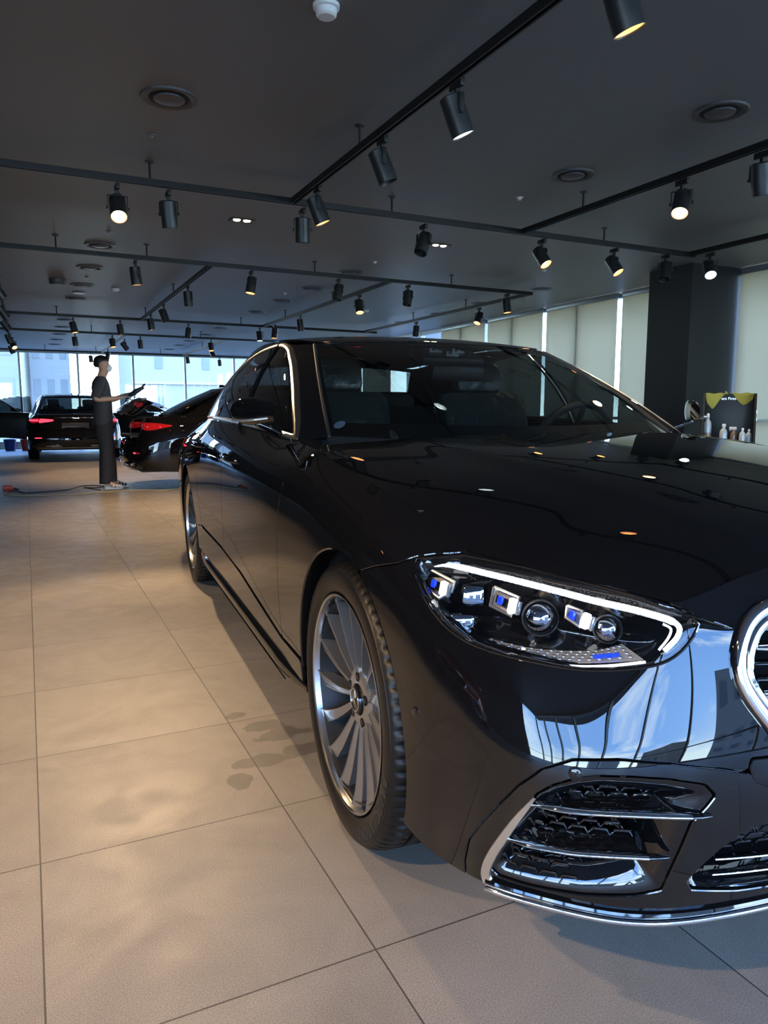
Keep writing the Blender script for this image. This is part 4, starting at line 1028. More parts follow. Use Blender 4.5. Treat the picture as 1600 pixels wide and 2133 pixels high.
        for k in range(3):
            a = PI/2+2*PI*k/3; t = Vector((0, math.cos(a), math.sin(a))); n_ = Vector((0, -math.sin(a), math.cos(a)))
            mb.prism([c0+t*.09, c0+n_*.012, c0-n_*.012], (.006, 0, 0))
        mb.build('star_emblem', M['chrome'], gr, smooth=False)
        # nose panel above the grille: slim upper lid edge
        for s in (1, -1):
            pts = [SP(g, z, .0015)[0]*np.array([1, s, 1]) for g, z in ((.607,.7385),(.59,.7365),(.572,.733),(.555,.7285),(.538,.723),(.520,.716))]
            MB().tube(cr(pts, 3), [.0008]+[.0022]*(len(cr(pts, 3))-2)+[.0008], 8).build('nose_edge', P_, bump)
    # ---------------- bonnet
    nl, na = (120, 170) if res >= 1 else (36, 40)
    hv = np.linspace(0, 8, nl); ha = np.linspace(0, 10, na); S = surf_eval(hood_grid(), hv, ha, (True, False))
    X, Y, Z = S[..., 0], S[..., 1], S[..., 2]
    along = np.clip((X+.45)/1.2, 0, 1)
    yc = .56-.20*along                                   # crease that converges towards the grille
    dc = Y-yc; S[..., 2] += .006*np.exp(-(np.clip(dc, 0, 1)/.055)**2)*(dc > 0)*np.sin(PI*np.clip((X+.5)/1.35, 0, 1))**.5 + .006*(dc <= 0)*np.exp(-(dc/.22)**2)*np.sin(PI*np.clip((X+.5)/1.35, 0, 1))**.5
    e_l = (8-hv)[:, None]*.13; e_r = ha[None, :]*.12; e_f = (10-ha)[None, :]*.09
    Fv = np.minimum(np.minimum(e_l-.0040+0*e_r, e_r-.001+0*e_l), e_f-.0035+0*e_l)
    hood = both(grid_panel(S, Fv), 'bonnet', P_)
    # ---------------- front wings, sills, doors, rear quarters
    for s in (1, -1):
        vf = band_panel(FENDER, [circle_cut(*AR_F)], (1.0, 2.2), coarse=co); fen = mesh_obj('front_wing', *mir(*vf, s), P_, root, True, 35)
        if res >= 1 or s < 0:
            for (ax, az, ar), nm, par in ((AR_F, 'wheel_arch_liner', fen), (AR_R, 'wheel_arch_liner', root)):
                mb = MB(); n_ = 40; V = []
                for i in range(n_+1):
                    a = PI*(-.12)+PI*1.24*i/n_
                    for y in (.945 if False else .90, .60): V.append((ax+(ar+.006)*math.cos(a), s*y, az+(ar+.006)*math.sin(a)))
                mb.add(V, [(2*i, 2*i+1, 2*i+3, 2*i+2) for i in range(n_)])
                mb.add([(ax+(ar+.006)*math.cos(PI*(-.12)+PI*1.24*i/n_), s*.60, az+(ar+.006)*math.sin(PI*(-.12)+PI*1.24*i/n_)) for i in range(n_+1)], [tuple(range(n_+1))])
                mb.build(nm, M['matt_black'], par, sharp=40)
            # rolled arch lips
            for (ax, az, ar) in (AR_F, AR_R):
                pts = []
                for i in range(49):
                    a = math.radians(-6+192*i/48); x_, z_ = ax+ar*math.cos(a), az+ar*math.sin(a); g_ = float(u_g_x(x_)) if False else None
                    pts.append((x_, z_))
                V = []; 
                for x_, z_ in pts:
                    yv = side_y(x_, z_); dx, dz = (x_-ax)/ar, (z_-az)/ar
                    V += [(x_+dx*.0, s*(yv+.0005), z_+dz*.0), (x_-dx*.004, s*(yv-.003), z_-dz*.004), (x_-dx*.004, s*(yv-.05), z_-dz*.004)]
                mesh_obj('arch_lip', V, [(3*i+j, 3*i+j+1, 3*i+4+j, 3*i+3+j) for i in range(48) for j in range(2)], P_, fen if ax > -1 else root, True, 40)
        # sill
        sill = np.concatenate([[(1.86,.285),(1.90,.35)], D_BOT[1:], [(4.15,.43),(4.18,.30),(4.0,.285)]]) - [[0, .004]]
        vs_ = band_panel(sill, [circle_cut(AR_F[0], AR_F[1], AR_F[2]), circle_cut(*AR_R)], (1.8, 4.3), vr=(0, 2.2), coarse=co, disp=lambda Q, S: 0*Q[..., 0]+.004)
        sl = mesh_obj('sill', *mir(*vs_, s), P_, root, True, 35)
        # gloss black skirt blade under the sill
        xs_ = np.linspace(-.335, -2.55, 40); V = []
        for i, x_ in enumerate(xs_):
            t = min(1, i/5, (39-i)/5+.15); k = t**.6
            for y, z in ((.925, .292), (.940, .284), (.950, .262), (.947, .240), (.935, .2345), (.90, .238), (.86, .25)):
                V.append((x_, s*(y if y < .93 else .925+(y-.925)*k), .262+(z-.262)*(.35+.65*k)))
        F = [(7*i+j, 7*i+j+1, 7*i+8+j, 7*i+7+j) for i in range(39) for j in range(6)]; 
        F += [tuple(range(7)), tuple(range(39*7, 40*7))]
        sk = mesh_obj('side_skirt', V, F, M['gloss'], root, True, 40)
        MB().tube([(x_, s*(.9485), .2385) for x_ in xs_[3:-3]], .0022, 6).build('skirt_edge', M['gloss'], sk)
        # rear quarter with the C-post skin handled by the roof frame
        quarter = np.concatenate([D_REAR, [(4.0,.38),(4.15,.28),(4.9,.25),(4.97,.25),(4.97,.46),(5.02,.57),(5.25,.625),(5.6,.655),(5.86,.66),(5.86,.69),(5.80,.80),(5.80,1.2),(4.4,1.2)]])
        vq = band_panel(quarter, [circle_cut(*AR_R), TAILL], (3.9, 6.2), coarse=co); mesh_obj('rear_quarter', *mir(*vq, s), P_, root, True, 35)
        tl = band_panel(TAILL, [], (5.1, 5.85), dg=.02, dv=.1, disp=lambda Q, S: 0*Q[..., 0]+.001)
        tlo = mesh_obj('tail_lamp', *mir(*tl, s), M['red'], root, True, 35)
        if not alt_tail:
            mb = MB().tube(cr([SP(g, z, .004)[0]*np.array([1, s, 1]) for g, z in ((5.36,.862),(5.47,.875),(5.62,.886),(5.75,.886),(5.76,.845))], 4), .005, 6); mb.build('light_strip', M['red_lit'] if lit_tail else M['red'], tlo)
            for g_ in (5.50, 5.70): mb = MB().box(Vector(SP(g_, .842, .002)[0]*np.array([1, s, 1])), (.02, .02, .03), bev=.004); mb.build('lamp_cell', M['red'], tlo)
        else:
            mb = MB().tube([SP(g, .852, .006)[0]*np.array([1, s, 1]) for g in (5.42, 5.5, 5.6, 5.7, 5.78)], [.010, .016, .020, .021, .021], 10, flat=((0, 0, 1), 1.0)); mb.build('light_strip', M['red_lit'], tlo)
        # doors
        for nm, poly, gr_, hx, hinge, wp in (('front_door', DOORF, (2.05, 3.3), -.53, (-.52, .90), 0), ('rear_door', DOORR, (3.15, 4.35), -1.62, (-1.64, .90), 1)):
            vd = band_panel(poly, [circle_cut(*AR_R)] if wp else [], gr_, coarse=co)
            dr = empty(nm, (0, 0, 0), 0, root)
            px_, py_ = hinge; piv = Vector((px_, s*py_, 0))
            if doors_open: 
                dr.location = piv; dr.rotation_euler = (0, 0, s*math.radians(doors_open)*-1 if False else -s*math.radians(doors_open)); off = -piv
            else: off = Vector((0, 0, 0))
            def ob(n_, V, F, m_, par=dr, sh=35): V = np.asarray(V, float)+np.array(off); return mesh_obj(n_, V, F, m_, par, True, sh)
            V_, F_ = mir(*vd, s); ob('door_skin', V_, F_, P_)
            if doors_open: V2 = np.array(V_)*[1, 1, 1]; V2[:, 1] -= s*.09; ob('door_trim', V2, [f[::-1] for f in F_], M['leather'])
            # glass and chrome
            S = surf_eval(CAB, np.linspace(5.2, 13, 260 if res >= 1 else 70), np.linspace(0, 4, 60 if res >= 1 else 20)); Q = S[..., [0, 2]]
            part = np.array([(-.3,.8),(-.3,1.5),(-1.60,1.5),(-1.585,1.35),(-1.50,1.15),(-1.575,.99),(-1.575,.8)]) if not wp else np.array([(-1.605,.8),(-1.605,.99),(-1.53,1.15),(-1.615,1.35),(-1.63,1.5),(-4,1.5),(-4,.8)])
            part = np.array([(-.3,.8),(-.3,1.5),(-1.735,1.5),(-1.690,1.352),(-1.60,1.16),(-1.56,.99),(-1.56,.8)]) if not wp else np.array([(-1.60,.8),(-1.60,.99),(-1.64,1.16),(-1.73,1.352),(-1.775,1.5),(-4,1.5),(-4,.8)])
            dlo = sdf(Q, DLO); pr = sdf(Q, part)
            Vg, Fg = clip_grid(S, np.minimum(dlo-.013, pr)); 
            if not _ccw_ok(Vg, Fg): Fg = [f[::-1] for f in Fg]
            gl = ob('door_window', *mir(Vg, Fg, s), M['side_glass'])
            N_ = disp_normals(S)
            if (N_[100 if res >= 1 else 30, 10, 1]) < 0: N_ = -N_
            bump_ = np.where((dlo > -.002) & (dlo < .018), .0045, 0)
            Vc, Fc = clip_grid(S+N_*np.clip(.006-np.abs(dlo-.008)*.55, 0, .006)[..., None], np.minimum(np.minimum(dlo+.001, .0145-dlo), pr))
            if not _ccw_ok(Vc, Fc): Fc = [f[::-1] for f in Fc]
            ob('window_trim', *mir(*flange(Vc, Fc, .006), s), M['trim_satin'], sh=50)
            # blade between the windows
            if res >= 1:
                e = cr([(-1.565,.99),(-1.605,1.16),(-1.692,1.352)] if not wp else [(-1.60,.99),(-1.64,1.16),(-1.73,1.352)], 6)
                mb = MB().tube([(x_, s*(cab_y(x_, z_)+.002), z_) for x_, z_ in e], .006, 8); V3 = mb.V; ob('centre_post_trim', V3, mb.F, M['gloss'])
            # handle
            zc, xc = (.868, -1.44) if not wp else (.885, -2.43)
            pts = [(xc+.13, side_y(xc+.13, zc)-.004, zc-.003), (xc+.115, side_y(xc, zc)+.012, zc), (xc+.06, side_y(xc, zc)+.022, zc+.002), (xc-.06, side_y(xc, zc)+.022, zc+.003), (xc-.115, side_y(xc, zc)+.012, zc+.003), (xc-.13, side_y(xc-.13, zc)-.004, zc+.003)]
            mb = MB().tube([(a, s*b, c) for a, b, c in cr(pts, 4)], .013, 10, flat=((0, 1, 0), .55)); h = ob('door_handle', mb.V, mb.F, P_)
            mb = MB().tube([(a, s*(b+.006), c-.008) for a, b, c in cr(pts[1:-1], 4)], .0025, 6); ob('handle_chrome', mb.V, mb.F, M['chrome'])
            if not wp:
                mirror(dr, s, off, P_, res)
    # ---------------- roof frame: pillars and cant rails (cabin skin minus all glass)
    us_ = np.linspace(0, 17, 420 if res >= 1 else 100); vs_ = np.linspace(0, 4, 70 if res >= 1 else 22); S = surf_eval(CAB, us_, vs_)
    U = np.broadcast_to(us_[:, None], S.shape[:2]); Vv = np.broadcast_to(vs_[None], S.shape[:2])
    dlo = np.where(U > 5.0, sdf(S[..., [0, 2]], DLO), -1)
    wsc = np.minimum((4.06-U)*.16, (3.93-Vv)*.25); rwc = np.minimum((U-13.3)*.2, np.minimum((3.9-Vv)*.2, (Vv-.25)*.2))
    frm = grid_panel(S, np.minimum(np.minimum(-wsc-.0, -dlo-.0005), -rwc), fl=.014); rf = both(frm, 'roof_frame', P_)
    wsh = grid_panel(S-0, np.minimum(wsc-.002, 3.93-Vv), fl=0)
    ws = both(wsh, 'windscreen', M['windshield'])
    N_ = disp_normals(S); N_ = N_ if N_[0, 5, 0] > 0 else -N_
    # dark printed border of the windscreen and its side seals
    brd = grid_panel(S-N_*.004, np.minimum(wsc-.001, np.maximum(.03-wsc, (Vv-3.72)*.25)), fl=0); both(brd, 'screen_border', M['satin_black'], parent=ws)
    for s in (1, -1):
        sp_ = surf_eval(CAB, [4.06], np.linspace(0, 3.95, 30))[0]*np.array([1, s, 1]); MB().tube(sp_, .0065, 8).build('screen_seal', M['satin_black'], ws)
    both(grid_panel(S, np.minimum(rwc-.002, 1), fl=0), 'rear_window', M['rear_glass'])
    S = surf_eval(roof_grid(), np.linspace(0, 6, 60 if res >= 1 else 20), np.linspace(0, 8, 90 if res >= 1 else 24), (True, False))
    roof = both(grid_panel(S, None, .01), 'roof_panel', M['gloss'])
    fin = MB(); fin.prism([(-2.78,-.012,1.405),(-2.92,-.014,1.388),(-2.90,-.008,1.435),(-2.86,-.006,1.432)], (0, .024, 0)); fin.build('aerial_fin', P_, root)
    # ---------------- boot lid
    n_lid = (60, 40) if res >= 1 else (24, 18)
    gl_ = np.linspace(5.78, 6.53, n_lid[0]); face = band_panel(LID, [], (5.75, 6.53), dg=.02, dv=.12, coarse=min(co, 1.5))
    lid = empty('boot_lid', (0, 0, 0), 0, root); piv = Vector((-3.60, 0, .985))
    if trunk_open: lid.location = piv; lid.rotation_euler = (0, math.radians(trunk_open), 0); off = -piv
    else: off = Vector((0, 0, 0))
    V, F = join2(mir(*face, 1), mir(*face, -1)); mesh_obj('lid_rear', V+np.array(off), F, P_, lid, True, 35)
    tops = []; rowsL = 26
    for i in range(rowsL+1):
        t = i/rowsL; row = []
        for j in range(19):
            q = j/18; yE = .70*(1-t)+.66*t if t < .8 else .70*(1-t)+.66*t
            xr = -3.80+.0*q-(.33-.07*q**2)*t; y = q*(.735-.09*t**2); zc = .990-.02*t+.012*math.sin(PI*t)
            row.append((xr, y, zc-.012*q**3 - .003*t))
        tops.append(row)
    S = np.array(tops); Vt, Ft = clip_grid(S, np.ones(S.shape[:2])); 
    if np.cross(Vt[Ft[0][1]]-Vt[Ft[0][0]], Vt[Ft[0][2]]-Vt[Ft[0][0]])[2] < 0: Ft = [f[::-1] for f in Ft]
    V, F = join2(mir(Vt, Ft, 1), mir(Vt, Ft, -1)); lt = mesh_obj('lid_top', V+np.array(off), F, P_, lid, True, 35)
    if trunk_open:
        V2 = V+np.array(off); V2[:, 2] -= .05; mesh_obj('lid_lining', V2, [f[::-1] for f in F], M['matt_black'], lid)
        V, F = join2(mir(*face, 1), mir(*face, -1)); V2 = V*np.array([1, .97, 1])+np.array([.05, 0, 0]); mesh_obj('lid_inner', V2+np.array(off), [f[::-1] for f in F], M['satin_black'], lid, True, 35)
        MB().box((-3.95, 0, .72), (.62, 1.22, .02)).build('boot_floor', M['matt_black'], root); MB().box((-3.62, 0, .80), (.02, 1.3, .3)).build('boot_back_wall', M['matt_black'], root)
        for s in (1, -1):
            MB().tube([(-3.62, s*.66, .93), (-3.80, s*.66, .97), (-3.95, s*.62, 1.02+.10)], .008, 6).build('hinge_arm', M['satin_black'], root)
            MB().tube([Vector((-3.66, s*.70, .962)), Vector((-3.95, s*.69, .945)), Vector((-4.06, s*.62, .93)), Vector((-4.10, s*.58, .86)), Vector((-4.13, s*.55, .70)), Vector((-4.14, s*.3, .665))], .007, 8).build('boot_seal', M['satin'], root)
    for s in (1, -1):
        tq = np.array([(5.815,.885),(5.95,.882),(6.09,.872),(6.12,.850),(6.05,.828),(5.92,.812),(5.82,.806)])
        vt = band_panel(cr(tq, 3, True), [], (5.79, 6.12), dg=.015, dv=.08, disp=lambda Q, S: 0*Q[..., 0]+.004, fl=.004); V, F = mir(*vt, s)
        mesh_obj('lid_lamp', V+np.array(off), F, M['red_lit'] if lit_tail and alt_tail else M['red'], lid, True, 35)
    mb = MB().tube([Vector(SP(min(g, 6.5), .905, .006)[0])*1 for g in (6.12, 6.3, 6.5)], .006, 6); Vh = np.array(mb.V)
    Vh2, Fh = join2((Vh, mb.F), mir(Vh, mb.F, -1), False); mesh_obj('lid_chrome', Vh2+np.array(off), Fh, M['chrome'], lid)
    xe = SP(6.5, .86, .006)[0][0]; mb = MB().lathe([(.032, -.003), (.033, .002), (.037, .002), (.038, -.003)], 32, 'X', (xe-.004, 0, .845))
    for k in range(3):
        a = PI/2+2*PI*k/3; t = Vector((0, math.cos(a), math.sin(a))); n_ = Vector((0, -math.sin(a), math.cos(a))); c0 = Vector((xe-.008, 0, .845)); mb.prism([c0+t*.034, c0+n_*.006, c0-n_*.006], (.004, 0, 0))
    mesh_obj('star_emblem', np.array(mb.V)+np.array(off), mb.F, M['chrome'], lid, False)
    mb = MB().box(Vector((SP(6.5, .75, .004)[0][0], 0, .745))+off, (.012, .52, .115), Euler((0, math.radians(8), 0)), .004); mb.build('plate_holder', M['plate'], lid)
    # ---------------- rear bumper
    rb = both(band_panel(BUMPR, [circle_cut(*AR_R)], (4.8, 6.53), coarse=co), 'rear_bumper', P_)
    mb = MB()
    for s in (1, -1):
        mb2 = MB().tube([Vector(SP(g, .345, .006)[0]*np.array([1, s, 1])) for g in (5.95, 6.1, 6.25)], .028, 10, flat=((0, 0, 1), .7)); mb2.build('exhaust_trim', M['chrome'], rb)
        MB().box(Vector(SP(5.85, .50, .003)[0]*np.array([1, s, 1])), (.012, .20, .018), bev=.003).build('glowing_rear_reflector', M['red_lit'], rb)  # no lamp here: the reflector's shine is put in as a steady glow
    MB().tube([SP(min(abs(g), 6.5), .30, .006)[0]*np.array([1, 1 if g > 0 else -1, 1]) for g in (5.75, 6.0, 6.25, 6.5, -6.5, -6.25, -6.0, -5.75)], .007, 8).build('diffuser_chrome', M['chrome'], rb)
    # ---------------- wheels
    for s in (1, -1):
        wheel('front_wheel', root, (0, s*(.925-.1075), R_W), s, res); wheel('rear_wheel', root, (-WB, s*(.932-.1075), R_W), s, res)
    for lo, hi, zz in ((-2.62, -.40, .215), (-4.15, -3.42, .26), (.42, .72, .24)):
        MB().box(((lo+hi)/2, 0, zz), (hi-lo, 1.5 if lo < 0 else 1.1, .03)).build('underbody', M['matt_black'], root)
    MB().box((-1.52, 0, .30), (2.3, 1.70, .04)).build('cabin_floor', M['matt_black'], root)
    MB().box((-.42, 0, .62), (.04, 1.66, .62)).build('bulkhead', M['void'], root)
    MB().box((-3.35, 0, .60), (.04, 1.66, .70)).build('rear_bulkhead', M['void'], root)
    interior(root, res)
    # cowl below the windscreen with wipers
    S = surf_eval(CAB, np.linspace(0, 4.2, 24), [0, .5]); S = np.stack([S[:, 0]+[.10, 0, -.035], S[:, 0]+[.03, 0, -.02], S[:, 1]-N_[0, 5]*.012], 1)
    both(grid_panel(S, None, 0), 'cowl_panel', M['matt_black'])
    # painted corners between wing, bonnet and windscreen post
    xo = np.linspace(-.40, -.84, 12); gi = np.array([np.interp(-x_, -_xs_[::-1], _gs_[::-1]) for x_ in xo]); Ot = surf_eval(BAND, u_of_g(gi), [6.])[:, 0]
    In = cr([(-.40,.840,.940),(-.50,.822,.952),(-.60,.795,.962),(-.68,.77,.970),(-.74,.775,.973),(-.80,.835,.962)], 11); In = In[np.linspace(0, len(In)-1, 12).astype(int)]
    for s in (1, -1):
        V = []
        for o_, i_ in zip(Ot, In):
            for t in (0, .33, .66, 1): q = o_*(1-t)+i_*t; V.append((q[0], s*(q[1]-.002), q[2]-.002+.004*math.sin(PI*t)))
        F = [(4*i+j, 4*i+j+1, 4*i+5+j, 4*i+4+j) for i in range(11) for j in range(3)]
        mesh_obj('wing_corner', V, F if s > 0 else [f[::-1] for f in F], P_, root, True, 60)
    if res >= 1:
        for a, b_ in (((-.38, .50, .955), (-.52, -.10, .968)), ((-.42, -.02, .955), (-.66, -.60, .975))):
            MB().tube(cr([a, ((a[0]+b_[0])/2+.03, (a[1]+b_[1])/2, .972), b_], 5), [.005]*10+[.003], 8).build('wiper_arm', M['satin_black'], root)
    for s in (1, -1): headlight(root, s, res)
    return root

def side_y(x, z):
    g = np.interp(x, _xs_, _gs_); 
    return SP(float(g), z)[0][1]
_S = surf_eval(BAND, u_of_g(np.linspace(1.1, 5.4, 300)), [3.])[:, 0]; _o = np.argsort(_S[:, 0]); _xs_ = _S[_o, 0]; _gs_ = np.linspace(1.1, 5.4, 300)[_o]
_CS = surf_eval(CAB, np.linspace(5, 13, 160), np.linspace(0, 4, 40)).reshape(-1, 3)
def cab_y(x, z):
    d = (_CS[:, 0]-x)**2+(_CS[:, 2]-z)**2; k = np.argsort(d)[:4]; w_ = 1/(d[k]+1e-6); return float((_CS[k, 1]*w_).sum()/w_.sum())
DLO = cr([(-2.92,1.022),(-2.86,1.075),(-2.70,1.18),(-2.53,1.262),(-2.34,1.322),(-2.073,1.360),(-1.843,1.370),(-1.68,1.366),(-1.582,1.355),(-1.495,1.334),(-1.425,1.308),(-1.291,1.254),(-1.101,1.163),(-.906,1.056),(-.810,.996),(-.780,.972)], 4)
_bl = surf_eval(CAB, np.linspace(6.1, 11.6, 26), [.12])[:, 0]
DLO = np.concatenate([DLO, [(x, z) for x, _, z in _bl if -2.9 < x < -.80]])

def mirror(dr, s, off, P_, res):
    V = []; n = 16; m = 20
    for i in range(m+1):
        t = i/m; y = .905+.115*t; k = math.sqrt(max(0, 1-(max(0, t-.45)/.55)**2.6))*min(1, .72+.6*t)
        for j in range(n):
            a = 2*PI*j/n; ca, sa = math.cos(a), math.sin(a)
            zz = 1.062+.047*k*np.sign(sa)*abs(sa)**.75+(.006*t); xx = -.80-.16*t+(.055 if ca > 0 else .022)*k*np.sign(ca)*abs(ca)**.8
            V.append((xx, s*y, zz))
    F = [(i*n+j, i*n+(j+1) % n, (i+1)*n+(j+1) % n, (i+1)*n+j) for i in range(m) for j in range(n)]+[tuple(range(n))]
    mm = mesh_obj('door_mirror', np.array(V)+np.array(off), F, P_, dr, True, 60)
    mb = MB().tube(cr([(-.762, s*.93, 1.042), (-.792, s*.98, 1.036), (-.858, s*1.005, 1.034), (-.92, s*1.018, 1.036)], 5), .0045, 8); V = np.array(mb.V)+np.array(off); mesh_obj('indicator_strip', V, mb.F, M['crystal'], dr)
    mb = MB().tube(cr([(-.89, s*.862, .988), (-.875, s*.885, .998), (-.86, s*.915, 1.010), (-.85, s*.95, 1.024)], 4), [.016, .015, .014, .013, .013, .013, .013, .013, .012, .012, .012, .012, .012], 10, flat=((0, 0, 1), .8)); mesh_obj('mirror_foot', np.array(mb.V)+np.array(off), mb.F, M['gloss'], dr)

def interior(root, res):
    # dashboard
    MB().box((-.74, 0, .845), (.34, 1.56, .20), bev=.05).build('dashboard', M['leather'], root)
    MB().box((-.56, 0, .935), (.30, 1.50, .02), bev=.008).build('dash_top', M['satin_black'], root)
    def seat(y, nm, film=True, x=-1.30):
        t = empty(nm, (x, y, .30), 0, root)
        MB().box((.02, 0, .20), (.54, .50, .18), Euler((0, math.radians(-6), 0)), .05).build('seat_cushion', M['leather'], t)
        MB().box((-.33, 0, .56), (.15, .50, .62), Euler((0, math.radians(-20), 0)), .06).build('backrest', M['film'] if film else M['leather'], t)
        MB().box((-.46, 0, .93), (.10, .27, .17), Euler((0, math.radians(-14), 0)), .045).build('headrest', M['film'] if film else M['leather'], t)
    seat(-.38, 'front_seat'); seat(.38, 'front_seat')
    t = empty('rear_seat', (-2.35, 0, .30), 0, root); MB().box((0, 0, .20), (.55, 1.40, .18), bev=.05).build('seat_cushion', M['leather'], t)
    MB().box((-.42, 0, .52), (.16, 1.40, .56), Euler((0, math.radians(-20), 0)), .06).build('backrest', M['leather'], t)
    for y in (-.38, .38): MB().box((-.52, y, .82), (.10, .27, .13), bev=.04).build('headrest', M['leather'], t)
    MB().box((-3.30, 0, .93), (.62, 1.25, .02)).build('parcel_shelf', M['leather'], root)
    if res < 1: return
    st = empty('steering_wheel', (-.92, .38, .93), 0, root)
    q = Euler((0, math.radians(-64), 0)); mb = MB(); pts = [q.to_matrix() @ Vector((.18*math.cos(a), .18*math.sin(a), 0)) for a in np.linspace(0, 2*PI, 41)]
    mb.tube(pts, .015, 10, cap=False); mb.build('wheel_rim', M['leather'], st)
    mb = MB(); mb.lathe([(.001, .02), (.05, .018), (.062, .0), (.055, -.03)], 24, rot=q)
    for a in (0, PI, -PI/2): d = q.to_matrix() @ Vector((math.cos(a+PI/2), math.sin(a+PI/2), 0)); mb.tube([d*.05, d*.17], .012, 8)
    mb.build('wheel_boss', M['satin_black'], st)
    # camera pods, mirror and inspection sticker behind the windscreen
    def on_ws(u, v, d): 
        S = surf_eval(CAB, [u-.05, u, u+.05], [v-.05, v, v+.05]); N = disp_normals(S)[1, 1]; N = N if N[0] > 0 else -N; return Vector(S[1, 1]-N*d), Vector(N)
    pod = empty('camera_housing', (0, 0, 0), 0, root)
    for y_, v_ in ((-.055, 3.62), (.055, 3.62), (0, 3.42)):
        p, N = on_ws(abs(y_)/.2+.001, v_, .012); p.y = y_; 
        mb = MB().prism([p+Vector((0, -.028, .008)), p+Vector((0, .032, -.004)), p+Vector((-.004, -.028, -.008))], -N*.012); mb.build('sensor_bracket', M['satin'], pod)
        MB().lathe([(.001, .004), (.006, .003), (.008, -.002)], 16, c=p+Vector((0, -.012, 0)), rot=N.to_track_quat('Z', 'Y').to_euler()).build('sensor_lens', M['gloss'], pod)
    MB().box((-1.33, 0, 1.30), (.16, .30, .04), Euler((0, math.radians(20), 0)), .012).build('sensor_cover', M['satin_black'], root)
    MB().box((-1.22, 0, 1.225), (.03, .25, .065), Euler((0, math.radians(10), 0)), .012).build('rear_view_mirror', M['satin_black'], root)
    p, N = on_ws(3.70, .36, .002); p.y = -p.y; N.y = -N.y
    MB().lathe([(.001, .0), (.021, .0)], 32, c=p, rot=N.to_track_quat('Z', 'Y').to_euler()).build('round_sticker', M['sticker'], root)
M['sticker'] = P('lilac_sticker', (.62, .60, .80), .6)

